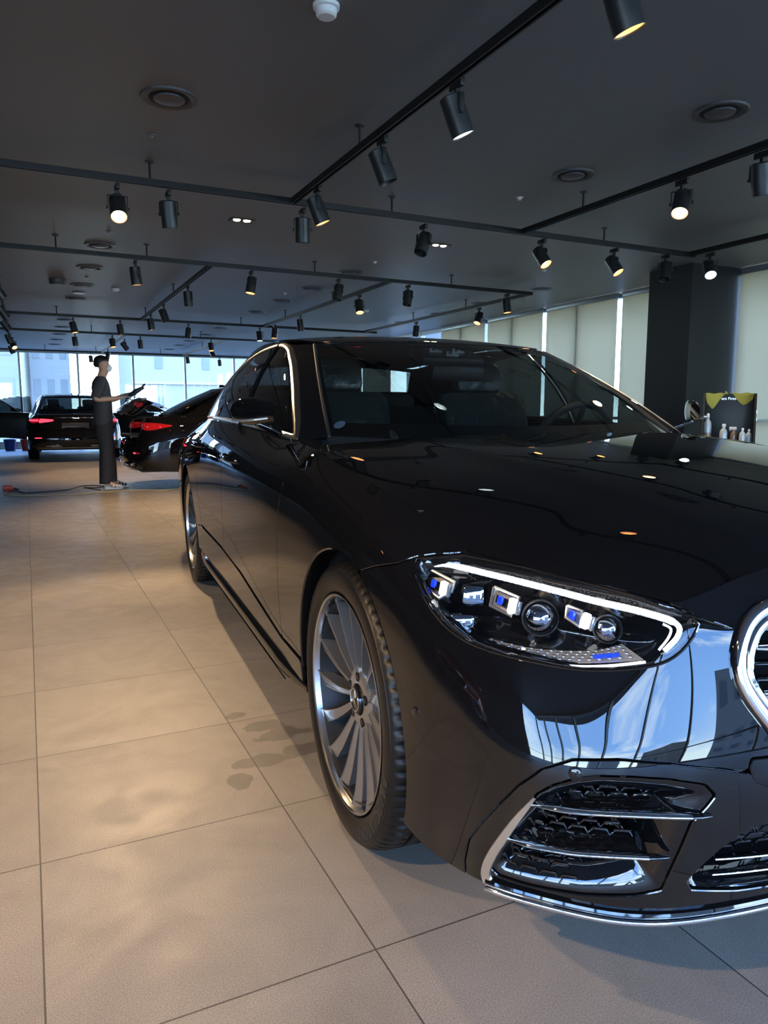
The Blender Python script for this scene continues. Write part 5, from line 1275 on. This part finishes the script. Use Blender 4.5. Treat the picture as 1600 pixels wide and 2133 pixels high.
def headlight(root, s, res):
    h = empty('headlamp', (0, 0, 0), 0, root); k = np.array([1, s, 1])
    if res < 1:
        v = band_panel(HEADV, [], (.5, 1.25), dg=.03, dv=.15, fl=0); mesh_obj('lamp_cover', *mir(*v, s), M['crystal'], h); return
    cover = band_panel(HEADV, [], (.5, 1.25), dg=.006, dv=.05, fl=.006); mesh_obj('lamp_cover', *mir(*cover, s), M['lens'], h, True, 40)
    def dsp(Q, S):
        t = np.clip(sdf(Q, HEADV)/.045, 0, 1); return -.003-.105*(t*t*(3-2*t))
    hs = band_panel(HEADL, [], (.5, 1.25), dg=.008, dv=.06, disp=dsp, fl=0); mesh_obj('lamp_housing', *mir(*hs, s), M['gloss'], h, True, 50)
    # slim dark seal round the cover
    rim = np.concatenate([HEADV, HEADV[:1]]); pts = [SP(g, z, -.001)[0]*k for g, z in rim[::2]]; MB().tube(pts, .0030, 6, cap=False).build('lamp_seal', M['gloss'], h)
    def T(pts): return [Vector(np.array(p)*k) for p in pts]
    drl = cr([[.3553,.8447,.7588],[.3805,.8192,.7639],[.457,.7754,.7587],[.5457,.7263,.7514],[.6347,.6652,.7391],[.6873,.6264,.733],[.7318,.5939,.7248],[.7441,.5797,.7136],[.7461,.5848,.6964],[.741,.605,.674]], 4)
    rr = [.001+.0052*min(1, i/5)*(1 if i < 26 else .7) for i in range(len(drl))]
    o = MB().tube(T(drl), rr, 10).build('daytime_light_bar', M['drl'], h)
    mb = MB(); dd_ = cr(drl[3:27], 4)
    for i in range(0, len(dd_)-1):
        p = T([dd_[i]])[0]
        for d_ in ((-.0022, .0014) if i % 2 else (.0032, -.0004)): mb.box(p+Vector((.0056, s*.0050, d_)), (.0022, .0022, .0014), Euler((0, 0, s*-.8)))
    mb.build('crystal_facets', M['drl_dim'], o, smooth=False)
    MB().tube(T(cr([[.7217,.5934,.714],[.7309,.5843,.7069],[.7319,.5904,.6915],[.7288,.6057,.6721]], 4)), .0022, 8).build('inner_light_hook', M['drl'], h)
    MB().tube(T(cr([[.300,.868,.765],[.3172,.8682,.7486],[.3514,.873,.725],[.3957,.8677,.7014],[.4492,.8582,.6675],[.4927,.8416,.65]], 4)), .0060, 8, flat=((1, 0, 0), .7)).build('lamp_side_trim', M['satin'], h)
    MB().tube(T(cr([[.4978,.8567,.6534],[.5531,.8274,.6432],[.6004,.797,.6381],[.6628,.7374,.6391],[.7001,.6909,.6451],[.7365,.6385,.6572]], 4)), .0035, 8).build('lower_light_line', M['drl2'], h)
    # lower reflector plate with rows of facets
    pb = cr([[.4981,.8491,.652],[.5919,.792,.6396],[.6628,.7218,.6425],[.7298,.6334,.6578]], 6); pt = cr([[.462,.8119,.6449],[.5602,.741,.6399],[.6273,.6666,.647],[.6569,.6222,.6629]], 6)
    V = []; n_ = len(pb)
    for a, b_ in zip(pb, pt): V += [tuple(a*k), tuple(b_*k)]
    pl = mesh_obj('reflector_plate', V, [(2*i, 2*i+1, 2*i+3, 2*i+2) for i in range(n_-1)], M['plate_refl'], h)
    mb = MB()
    for i in range(1, n_-1):
        for t in (.2, .42, .64, .86):
            p = pb[i]*(1-t)+pt[i]*t; mb.box(Vector(p*k)+Vector((0, 0, .002)), (.007, .007, .003), Euler((0, 0, s*-.7)), .001)
    mb.build('reflector_facets', M['crystal'], pl)
    a, b_ = T([[.6684,.6916,.6526],[.694,.6568,.6598]]); MB().tube([a, b_], .0035, 6).build('blue_inlay', M['blue'], h)
    # three satin modules with blue and white inserts
    for fr_, bl, ld in (([[.3178,.8641,.7465],[.3259,.8518,.7537],[.4046,.8226,.7339],[.4116,.8338,.7196],[.4025,.8543,.7063],[.353,.869,.7228]], [.374,.8533,.7284], [.4008,.8442,.7239]),
                        ([[.4725,.773,.7358],[.5232,.7501,.7254],[.5322,.7725,.6966],[.4906,.7912,.707]], [.5005,.7758,.7177], [.5273,.7659,.7133]),
                        ([[.5955,.6943,.7231],[.6179,.6788,.7169],[.627,.692,.6933],[.6046,.7034,.7056]], [.6113,.6953,.7103], [.6339,.6836,.7049])):
        out_ = Vector((.6, s*-.55, .25)) if False else Vector((.72, s*.62, .30)).normalized()
        P0 = T(fr_); e = (P0[1]-P0[0]); 
        md = MB().tube(P0+[P0[0]], .0042, 8).build('lamp_module', M['satin'], h)
        c_ = sum(P0, Vector())/len(P0); MB().prism([q*.92+c_*.08-out_*.012 for q in P0], -out_*.02).build('module_face', M['satin'], md)
        q2 = T([bl])[0]; MB().prism([q2+(q-c_)*.42-out_*.0005 for q in P0], -out_*.014).build('module_recess', M['void'], md)
        ax = (T([ld])[0]-T([bl])[0]).normalized(); up = Vector((-.25, 0, .97)); 
        rot = Matrix((ax, up.cross(ax).normalized(), up)).transposed().to_euler()
        MB().box(T([bl])[0]+out_*.002, (.012, .006, .016), rot, .0015).build('blue_insert', M['blue'], md)
        MB().box(T([ld])[0]+out_*.004, (.014, .012, .028), rot, .003).build('led_block', M['led'], md)
        MB().box(T([ld])[0]+ax*.013, (.007, .010, .026), rot, .002).build('clear_block', M['crystal'], md)
    L = T([[.4298,.7954,.7133],[.4429,.8264,.6693],[.5549,.724,.6928],[.642,.642,.6873]]); look = Vector((.8, s*.45, .15)).normalized(); q = look.to_track_quat('Z', 'Y').to_euler()
    MB().box(L[0], (.046, .042, .04), q, .010).build('upper_lens', M['bowl'], h)
    MB().box(L[1], (.052, .030, .03), q, .010).build('lower_lens', M['bowl'], h)
    o = MB().lathe([(.033, -.02), (.034, -.006), (.031, .0)], 36, c=L[2], rot=q).build('projector', M['satin'], h)
    MB().lathe([(.001, .014), (.012, .0125), (.022, .007), (.0295, -.003), (.031, -.01)], 36, c=L[2], rot=q).build('projector_lens', M['bowl'], o)
    o = MB().lathe([(.024, -.02), (.026, -.004), (.0235, .0)], 36, c=L[3], rot=q).build('inner_projector', M['satin'], h)
    MB().lathe([(.001, .010), (.010, .009), (.018, .004), (.0225, -.004)], 36, c=L[3], rot=q).build('inner_projector_lens', M['bowl'], o)
M['drl2'] = P('soft_light_line', (1, 1, 1), .3, emit=(.85, .93, 1.0), es=1.2)
CAR_O = (1.589, 1.556, 0); HD = .076
car = build_saloon('saloon_car', CAR_O, math.atan2(-math.cos(HD), -math.sin(HD)), 'large black luxury saloon filling the foreground, seen from its front corner', M['paint'], 1.0)
# ================================================================ cars in the background
car3 = build_saloon('saloon_car', (5.50, 10.98, 0), 0, 'black saloon parked sideways behind the big one, boot lid raised', M['paint'], .4, trunk_open=30)
car2 = build_saloon('saloon_car', (1.02, 20.80, 0), math.radians(88.5), 'black saloon seen from behind with lit red tail lamps and open doors', M['paint'], .4, doors_open=58, lit_tail=True, alt_tail=True)

M['red_paint'] = paint('red_metallic_paint', (.22, .008, .008))
car4 = build_saloon('saloon_car', (-4.3, 2.2, 0), 0, 'red saloon standing left of the picture, seen only mirrored in the bumper', M['red_paint'], .4)
# ================================================================ the man
def skin_mesh(name, nodes, edges, mat, parent=None, sub=2):
    """nodes: {key: (x, y, z, r) or (x, y, z, rx, ry)}"""
    keys = list(nodes); me = bpy.data.meshes.new(name); me.from_pydata([nodes[k][:3] for k in keys], [(keys.index(a), keys.index(b)) for a, b in edges], []); me.update()
    o = bpy.data.objects.new(name, me); C.objects.link(o); md = o.modifiers.new('s', 'SKIN'); md.use_smooth_shade = True; md.branch_smoothing = .6
    sv = me.skin_vertices[0].data
    for i, k in enumerate(keys): v = nodes[k]; sv[i].radius = (v[3], v[4] if len(v) > 4 else v[3]); sv[i].use_root = (i == 0)
    ss = o.modifiers.new('u', 'SUBSURF'); ss.levels = sub; ss.render_levels = sub
    dg = bpy.context.evaluated_depsgraph_get(); nm = bpy.data.meshes.new_from_object(o.evaluated_get(dg)); bpy.data.objects.remove(o)
    nm.polygons.foreach_set('use_smooth', [True]*len(nm.polygons)); nm.materials.clear(); nm.materials.append(mat)
    o = bpy.data.objects.new(name, nm); C.objects.link(o)
    if parent: o.parent = parent
    return o
M['skin'] = P('skin', (.52, .29, .20), .5); M['cotton'] = noise_bump(P('charcoal_cotton', (.048, .044, .048), .85), 40, .5, .01); M['trouser'] = noise_bump(P('dark_brown_black_trousers', (.024, .018, .019), .8), 12, .8, .02)
M['hair'] = P('black_hair', (.008, .007, .007), .45); M['mask'] = P('white_face_mask', (.72, .72, .72), .7); M['glove'] = P('grey_glove', (.30, .30, .31), .7); M['sole'] = P('cream_sole', (.62, .56, .50), .6)
M['frame_metal'] = P('thin_spectacle_frame', (.10, .09, .09), .3, .8)
# local axes: +x = where he looks, +y = his left
hand_r, hand_l = (.315, -.13, 1.215), (.50, .06, 1.305)
N = {'pel': (0, 0, .93, .10, .12), 'chest': (-.01, 0, 1.30, .10, .15), 'neckb': (-.005, 0, 1.455, .06, .065), 'neck': (.015, 0, 1.505, .064, .060),
     'jaw': (.050, 0, 1.565, .088, .072), 'skull': (.035, 0, 1.635, .118, .090), 'crown': (.022, 0, 1.700, .098, .080), 
     'shr': (-.02, -.17, 1.405, .055), 'elr': (-.095, -.235, 1.175, .042), 'wrr': (.235, -.15, 1.205, .028), 'har': (.280, -.135, 1.215, .030, .02),
     'shl': (-.01, .17, 1.405, .055), 'ell': (.10, .24, 1.17, .042), 'wrl': (.31, .10, 1.245, .028), 'hal': (.365, .075, 1.265, .030, .02),
     'hipr': (0, -.09, .88, .095), 'knr': (.015, -.10, .50, .062), 'anr': (-.02, -.10, .10, .042), 'tor': (.13, -.115, .035, .032),
     'hipl': (0, .09, .88, .095), 'knl': (.05, .11, .50, .062), 'anl': (.07, .12, .10, .042), 'tol': (.22, .135, .035, .032)}
E = [('pel','chest'),('chest','neckb'),('neckb','neck'),('neck','jaw'),('jaw','skull'),('skull','crown'),('chest','shr'),('shr','elr'),('elr','wrr'),('wrr','har'),('chest','shl'),('shl','ell'),('ell','wrl'),('wrl','hal'),
     ('pel','hipr'),('hipr','knr'),('knr','anr'),('anr','tor'),('pel','hipl'),('hipl','knl'),('knl','anl'),('anl','tol')]
# fingers: unequal, bent, rooted in the palm
for side, h, d in (('r', N['har'], (.035, .012)), ('l', N['hal'], (.035, .010))):
    for i, (dy, ln) in enumerate(((-.024, .80), (-.008, 1.0), (.008, .95), (.023, .75))):
        a = (h[0]+.028, h[1]+dy, h[2]+.004, .0085); b = (h[0]+.028+.034*ln, h[1]+dy, h[2]+.002, .0078); c = (h[0]+.028+.050*ln, h[1]+dy, h[2]-.020*ln, .0068)
        N['f%s%da' % (side, i)] = a; N['f%s%db' % (side, i)] = b; N['f%s%dc' % (side, i)] = c
        E += [('ha'+side, 'f%s%da' % (side, i)), ('f%s%da' % (side, i), 'f%s%db' % (side, i)), ('f%s%db' % (side, i), 'f%s%dc' % (side, i))]
    sgn = 1 if side == 'r' else -1
    N['t%sa' % side] = (h[0]+.005, h[1]+sgn*.028, h[2]+.008, .0095); N['t%sb' % side] = (h[0]+.035, h[1]+sgn*.040, h[2]+.004, .0082); E += [('ha'+side, 't%sa' % side), ('t%sa' % side, 't%sb' % side)]
man = skin_mesh('person', N, E, M['skin']); tag(man, 'standing person in charcoal T-shirt, face mask and glasses, working at the raised boot lid', 'person')
def loft(mb, rings, n=24, cap=True):
    """rings: (centre, rx, ry, tilt) ellipses stacked along a limb"""
    b = len(mb.V)
    for c_, rx, ry, ax in rings:
        q = Vector(ax).normalized().to_track_quat('Z', 'X').to_matrix(); u_ = Vector((1, 0, 0)); u_ = (u_-Vector(ax).normalized()*u_.dot(Vector(ax).normalized())).normalized(); v_ = Vector(ax).normalized().cross(u_)
        for k in range(n): a = 2*PI*k/n; mb.V.append(tuple(Vector(c_)+u_*rx*math.cos(a)+v_*ry*math.sin(a)))
    m = len(rings)
    for i in range(m-1):
        for k in range(n): mb.F.append((b+i*n+k, b+i*n+(k+1) % n, b+(i+1)*n+(k+1) % n, b+(i+1)*n+k))
    if cap: mb.F.append(tuple(b+(m-1)*n+k for k in range(n)))
Z_ = (0, 0, 1)
mb = MB(); loft(mb, [((-.005, 0, .845), .128, .178, Z_), ((-.005, 0, .87), .132, .182, Z_), ((.0, 0, .98), .124, .172, Z_), ((.005, 0, 1.10), .118, .166, Z_), ((.0, 0, 1.22), .120, .176, Z_), ((-.008, 0, 1.33), .120, .188, Z_), ((-.012, 0, 1.40), .108, .180, Z_), ((-.010, 0, 1.44), .088, .135, Z_), ((-.006, 0, 1.468), .070, .078, Z_), ((-.004, 0, 1.485), .064, .066, Z_)], 28, False)
for rg in ([((-.02, -.12, 1.40), .070, .060, (0, -1, -.1)), ((-.028, -.165, 1.385), .070, .062, (-.1, -1, -.5)), ((-.045, -.205, 1.34), .066, .060, (-.2, -.6, -1)), ((-.070, -.225, 1.26), .062, .058, (-.3, -.15, -1)), ((-.084, -.232, 1.205), .063, .060, (-.3, -.1, -1))],
           [((-.012, .12, 1.40), .070, .060, (0, 1, -.1)), ((-.010, .165, 1.385), .070, .062, (0, 1, -.5)), ((.005, .205, 1.34), .066, .060, (.1, .6, -1)), ((.045, .222, 1.26), .064, .060, (.5, .15, -1)), ((.075, .232, 1.20), .066, .062, (.5, .1, -1))]): loft(mb, rg, 20, False)
sh = mb.build('t_shirt', M['cotton'], man, sharp=80)
mb = MB()
for sd_, top, kn, an in ((-1, (.0, -.082, .86), (.015, -.10, .50), (-.018, -.10, .075)), (1, (.0, .082, .86), (.052, .108, .50), (.072, .12, .085))):
    t0, k0, a0 = Vector(top), Vector(kn), Vector(an)
    loft(mb, [(t0+Vector((0, -sd_*.01, .06)), .105, .092, Z_), (t0, .116, .098, Z_), (t0.lerp(k0, .35), .105, .092, Z_), (t0.lerp(k0, .7), .092, .084, Z_), (k0, .086, .080, Z_), (k0.lerp(a0, .4), .084, .078, Z_), (k0.lerp(a0, .8), .078, .072, Z_), (a0, .075, .068, Z_)], 20, False)
loft(mb, [((0, 0, .80), .10, .12, Z_), ((0, 0, .86), .118, .160, Z_), ((0, 0, .95), .112, .150, Z_)], 24)
tr = mb.build('trousers', M['trouser'], man, sharp=80)
mb = MB(); V = []; nn_, mm_ = 28, 16
for i in range(mm_+1):
    ph = PI*i/mm_
    for j in range(nn_):
        th_ = 2*PI*j/nn_; x, y, z = math.sin(ph)*math.cos(th_), math.sin(ph)*math.sin(th_), math.cos(ph)
        V.append((.014+.104*x, .088*y, 1.672+(.088 if z > 0 else .075)*z+(.03*x if z < .2 else 0)))
Fh_ = []
for i in range(mm_):
    for j in range(nn_):
        q = (i*nn_+j, i*nn_+(j+1) % nn_, (i+1)*nn_+(j+1) % nn_, (i+1)*nn_+j); c_ = sum((Vector(V[k]) for k in q), Vector())/4
        if c_.z > 1.672 or (c_.x < .03 and c_.z > 1.60+max(0, c_.x)*1.5): Fh_.append(q)
hair = mesh_obj('hair', V, Fh_, M['hair'], man)
V = []; Fm_ = []
for i in range(13):
    for j in range(17):
        ph = math.radians(38+104*i/12); th_ = math.radians(-82+164*j/16); V.append((.062+.084*math.sin(ph)*math.cos(th_), .076*math.sin(ph)*math.sin(th_), 1.592+.062*math.cos(ph)))
for i in range(12):
    for j in range(16): a = i*17+j; Fm_.append((a, a+17, a+18, a+1))
mk = mesh_obj('face_mask', V, Fm_, M['mask'], man); so = mk.modifiers.new('t', 'SOLIDIFY'); so.thickness = .003
mb = MB()
for s in (-1, 1):
    mb.tube([(.115, s*.05, 1.585), (.06, s*.074, 1.60), (.02, s*.078, 1.62)], .0025, 6)
mb.build('mask_straps', M['mask'], mk)
mb = MB()
for s in (-1, 1):
    mb.tube([(.128+.0*math.cos(a), s*.034+.026*math.cos(a), 1.640+.020*math.sin(a)) for a in np.linspace(0, 2*PI, 17)], .0022, 6); mb.tube([(.126, s*.060, 1.645), (.03, s*.079, 1.645)], .002, 6)
mb.tube([(.130, -.008, 1.645), (.130, .008, 1.645)], .002, 6); mb.build('glasses', M['frame_metal'], man)
for s in (-1, 1): skin_mesh('ear', {'a': (.018, s*.078, 1.615, .012, .02), 'b': (.010, s*.083, 1.640, .012, .02)}, [('a','b')], M['skin'], man, 1)
for side, h in (('r', N['har']), ('l', N['hal'])):
    nd = {k: (v[0], v[1], v[2], v[3]+.0035) for k, v in N.items() if k.startswith(('f'+side, 't'+side))}; nd2 = {'h': (h[0], h[1], h[2], .036, .026), 'w': N['wr'+side][:3]+(.034,)}; nd2.update(nd)
    ed = [('w','h')]+[('h', k) for k in nd if k.endswith('a')]+[(k[:-1]+'a', k) for k in nd if k.endswith('b')]+[(k[:-1]+'b', k) for k in nd if k.endswith('c')]
    skin_mesh('glove', nd2, ed, M['glove'], man)
for s, (x, y) in ((-1, (.045, -.107)), (1, (.135, .127))):
    sd = skin_mesh('sandal', {'a': (x-.085, y, .022, .022, .040), 'b': (x, y, .022, .022, .040), 'c': (x+.12, y, .020, .020, .048), 'd': (x+.17, y, .018, .016, .036)}, [('a','b'),('b','c'),('c','d')], M['sole'], man)
    mb = MB()
    for k, xx in enumerate((x+.035, x+.075, x+.115)): mb.tube([(xx, y-.046, .03), (xx+.005, y-.03, .068-.01*k), (xx+.005, y+.03, .068-.01*k), (xx, y+.046, .03)], .011, 8, flat=((1, 0, 0), 1.0))
    mb.build('strap', M['cotton'] if s > 0 else M['sole'], sd)
man.location = (.94, 10.72, 0); man.rotation_euler = (0, 0, math.radians(-4)); man.scale = (1.0, 1.0, 1.02)
Mt = Matrix.Translation(man.location) @ Matrix.Rotation(math.radians(-4), 4, 'Z')
def mp_(p): return Mt @ Vector(p)
pol = MB(); a0, a1, a2 = mp_((.31, -.09, 1.225)), mp_((.43, .01, 1.315)), mp_((.54, .03, 1.375)); pol.tube([a0, a0.lerp(a1, .5), a1], [.020, .028, .032], 12); pol.tube([a1, a2], [.034, .020], 12)
po = pol.build('hand_polisher', M['satin_black']); tag(po, 'black slim hand tool held out towards the raised boot lid', 'hand tool')
MB().tube([a2-(a2-a1)*.15+Vector((0, 0, .02)), a2+Vector((.02, 0, .045))], .012, 8).build('nozzle', M['matt_black'], po)
MB().tube([a0, a0+Vector((-.02, 0, -.05))], .012, 8).build('trigger', M['satin_black'], po)

# ================================================================ cables and buckets
M['cable_b'] = P('black_cable', (.02, .02, .022), .5); M['cable_y'] = P('pale_yellow_cable', (.45, .36, .16), .6); M['red_pl'] = P('red_plastic', (.45, .03, .015), .4); M['blue_pl'] = P('blue_plastic', (.01, .05, .30), .4)
q = MB().tube(cr([(-.20, 11.0, .006), (-.05, 10.55, .006), (.2, 10.62, .006), (.45, 10.75, .006), (.62, 11.15, .006), (.80, 11.2, .006), (.95, 11.0, .006), (.80, 10.85, .006), (.66, 10.95, .006), (.84, 10.5, .006)], 10), .006, 6).build('power_cable', M['cable_b']); tag(q, 'black cable lying on the floor between the red reel and the sandals', 'cable')
q = MB().tube(cr([(-.28, 10.9, .006), (-.30, 10.45, .006), (-.1, 10.22, .006), (.3, 10.15, .006), (.76, 10.21, .006), (1.3, 10.3, .006), (1.6, 10.15, .006), (2.0, 10.35, .006), (2.4, 10.2, .006)], 10), .0055, 6).build('power_cable', M['cable_y']); tag(q, 'yellowish cable running along the floor in front of the man to the big car', 'cable')
q = empty('extension_plug', (-.27, 11.05, 0)); tag(q, 'red extension plug on the floor at the left edge', 'plug'); MB().box((0, 0, .035), (.13, .10, .07), bev=.015).build('body', M['red_pl'], q); MB().tube([(.06, 0, .03), (.12, -.05, .01)], .012, 8).build('cable_end', M['cable_b'], q)
def bucket(x, y, m, label):
    r = empty('bucket', (x, y, .0)); tag(r, label, 'bucket', 'buckets below the far windows')
    MB().lathe([(.001, .0), (.12, .0), (.155, .28), (.162, .285), (.160, .30), (.150, .30), (.12, .02), (.001, .02)], 28).build('tub', m, r)
    MB().tube([(.155*math.cos(a), .0, .28-.12*math.sin(a)) for a in np.linspace(0, PI, 13)], .004, 6).build('handle', M['frame'], r)
bucket(-.42, 21.9, M['blue_pl'], 'blue bucket on the floor by the far windows at the left edge'); bucket(-.02, 21.8, M['red_pl'], 'red bucket on the floor by the far windows, beside the open car door'); bucket(-.85, 22.0, M['matt_black'], 'black bucket at the far left below the window')

# ================================================================ detailing trolley by the column
M['yellow'] = noise_bump(P('yellow_microfibre', (.62, .52, .10), .95), 260, .8, .006)
tx, ty = 5.93, 4.90
r = empty('tool_trolley', (tx, ty, 0), math.radians(-50)); tag(r, 'tall black detailing trolley with back board beside the column', 'trolley')
MB().box((0, .20, .92), (.44, .02, .60), bev=.004).build('back_board', M['satin_black'], r)
for s in (-1, 1): MB().prism([(s*.22, .20, 1.22), (s*.22, .20, .10), (s*.22, -.20, .10), (s*.22, -.20, .72), (s*.22, .05, 1.22)], (.016, 0, 0)).build('side_panel', M['satin_black'] if s < 0 else M['head'], r)
for z in (.14, .42, .72): MB().box((0, 0, z), (.44, .40, .02), bev=.004).build('shelf', M['satin_black'], r)
MB().box((0, -.19, .75), (.44, .012, .05)).build('front_rail', M['track'], r)
for sx in (-.2, .2):
    for sy in (-.15, .15): MB().lathe([(.001, -.015), (.05, -.015), (.05, .015), (.001, .015)], 20, 'X', (sx, sy, .05)).build('castor', M['matt_black'], r)
for z in (.98, 1.05): MB().box((.238, -.02, z), (.006, .03, .03)).build('latch', M['satin'], r)
Mr = Matrix.Translation((tx, ty, 0)) @ Matrix.Rotation(math.radians(-50), 4, 'Z')
def lp_(p): return Mr @ Vector(p)
cu = bpy.data.curves.new('brand', 'FONT'); cu.body = 'ens Fines'; cu.size = .035; cu.extrude = .0005; cu.align_x = 'CENTER'
o = bpy.data.objects.new('tmp', cu); C.objects.link(o); me = bpy.data.meshes.new_from_object(o.evaluated_get(bpy.context.evaluated_depsgraph_get())); bpy.data.objects.remove(o)
o = bpy.data.objects.new('lettering', me); C.objects.link(o); me.materials.append(M['satin']); o.parent = r; o.location = (0, .188, 1.165); o.rotation_euler = (PI/2, 0, 0)
def bottle(p, h, rr, m, label, spray=False, cap='white_plastic'):
    b = empty('spray_bottle' if spray else 'bottle', lp_(p), random.uniform(0, 3)); tag(b, label, 'bottle', 'bottles on the trolley')
    MB().lathe([(.001, 0), (rr, 0), (rr, h*.62), (rr*.85, h*.74), (rr*.35, h*.84), (rr*.35, h*.9), (.001, h*.9)], 24).build('flask', M[m], b)
    if 'brown contents' in label: MB().lathe([(.001, .0), (rr*1.01, .001), (rr*1.01, h*.42), (.001, h*.42)], 24).build('contents', M['brown_liq'], b)
    if spray: MB().box((.01, 0, h*.97), (.065, .022, .03), bev=.006).tube([(.03, 0, h*.93), (.035, 0, h*.82)], .006, 6).build('spray_head', M[cap], b)
    else: MB().lathe([(rr*.4, h*.88), (rr*.38, h), (.001, h*1.02)], 16).build('cap', M[cap], b)
M['brown_liq'] = P('brown_liquid_bottle', (.25, .16, .12), .3, coat=.5); M['clear_pl'] = P('translucent_plastic', (.45, .48, .5), .25, coat=.5)
bottle((-.17, -.02, .731), .30, .036, 'clear_pl', 'tall pale bottle with brown contents, leftmost on the trolley')
bottle((-.03, -.08, .731), .20, .034, 'clear_pl', 'white-headed spray bottle in the middle of the trolley', True)
bottle((.06, .02, .731), .17, .030, 'brown_liq', 'small white-topped spray bottle just right of the middle of the trolley', True)
bottle((.13, -.10, .731), .17, .028, 'clear_pl', 'slim clear bottle near the right side of the trolley')
bottle((.185, -.05, .731), .16, .028, 'clear_pl', 'rightmost small bottle on the trolley')
def towel(x0, x1, drop, label, skew):
    V = []; F = []; nx, ny = 14, 14; cx_ = (x0+x1)/2
    for i in range(nx+1):
        for j in range(ny+1):
            u, v = i/nx, j/ny; x = x0+(x1-x0)*u; L = drop*(1-abs(2*u-skew)**1.3*.75); 
            s_ = (v-.25)*1.33*L if v > .25 else 0; back = max(0, .25-v)*.4
            V.append((cx_+(x-cx_)*(1-.25*max(0, v-.25)), .185-.004*math.sin(u*9+v*4)-.006-(.0 if v > .25 else -.045*min(1, (.25-v)*4)), 1.228-s_-.03*max(0, .12-v)*8*0+.004*math.sin(u*12)))
    for i in range(nx):
        for j in range(ny): a = i*(ny+1)+j; F.append((a, a+1, a+ny+2, a+ny+1))
    o = mesh_obj('microfibre_cloth', V, F, M['yellow']); o.location = (tx, ty, 0); o.rotation_euler = (0, 0, math.radians(-50)); s = o.modifiers.new('t', 'SOLIDIFY'); s.thickness = .006
    tag(o, label, 'cloth', 'yellow cloths hung over the trolley')
towel(-.21, -.01, .15, 'yellow cloth hanging to a point, left one on the trolley board', .6); towel(.01, .225, .12, 'yellow cloth bunched at the right corner of the trolley board', 1.2)
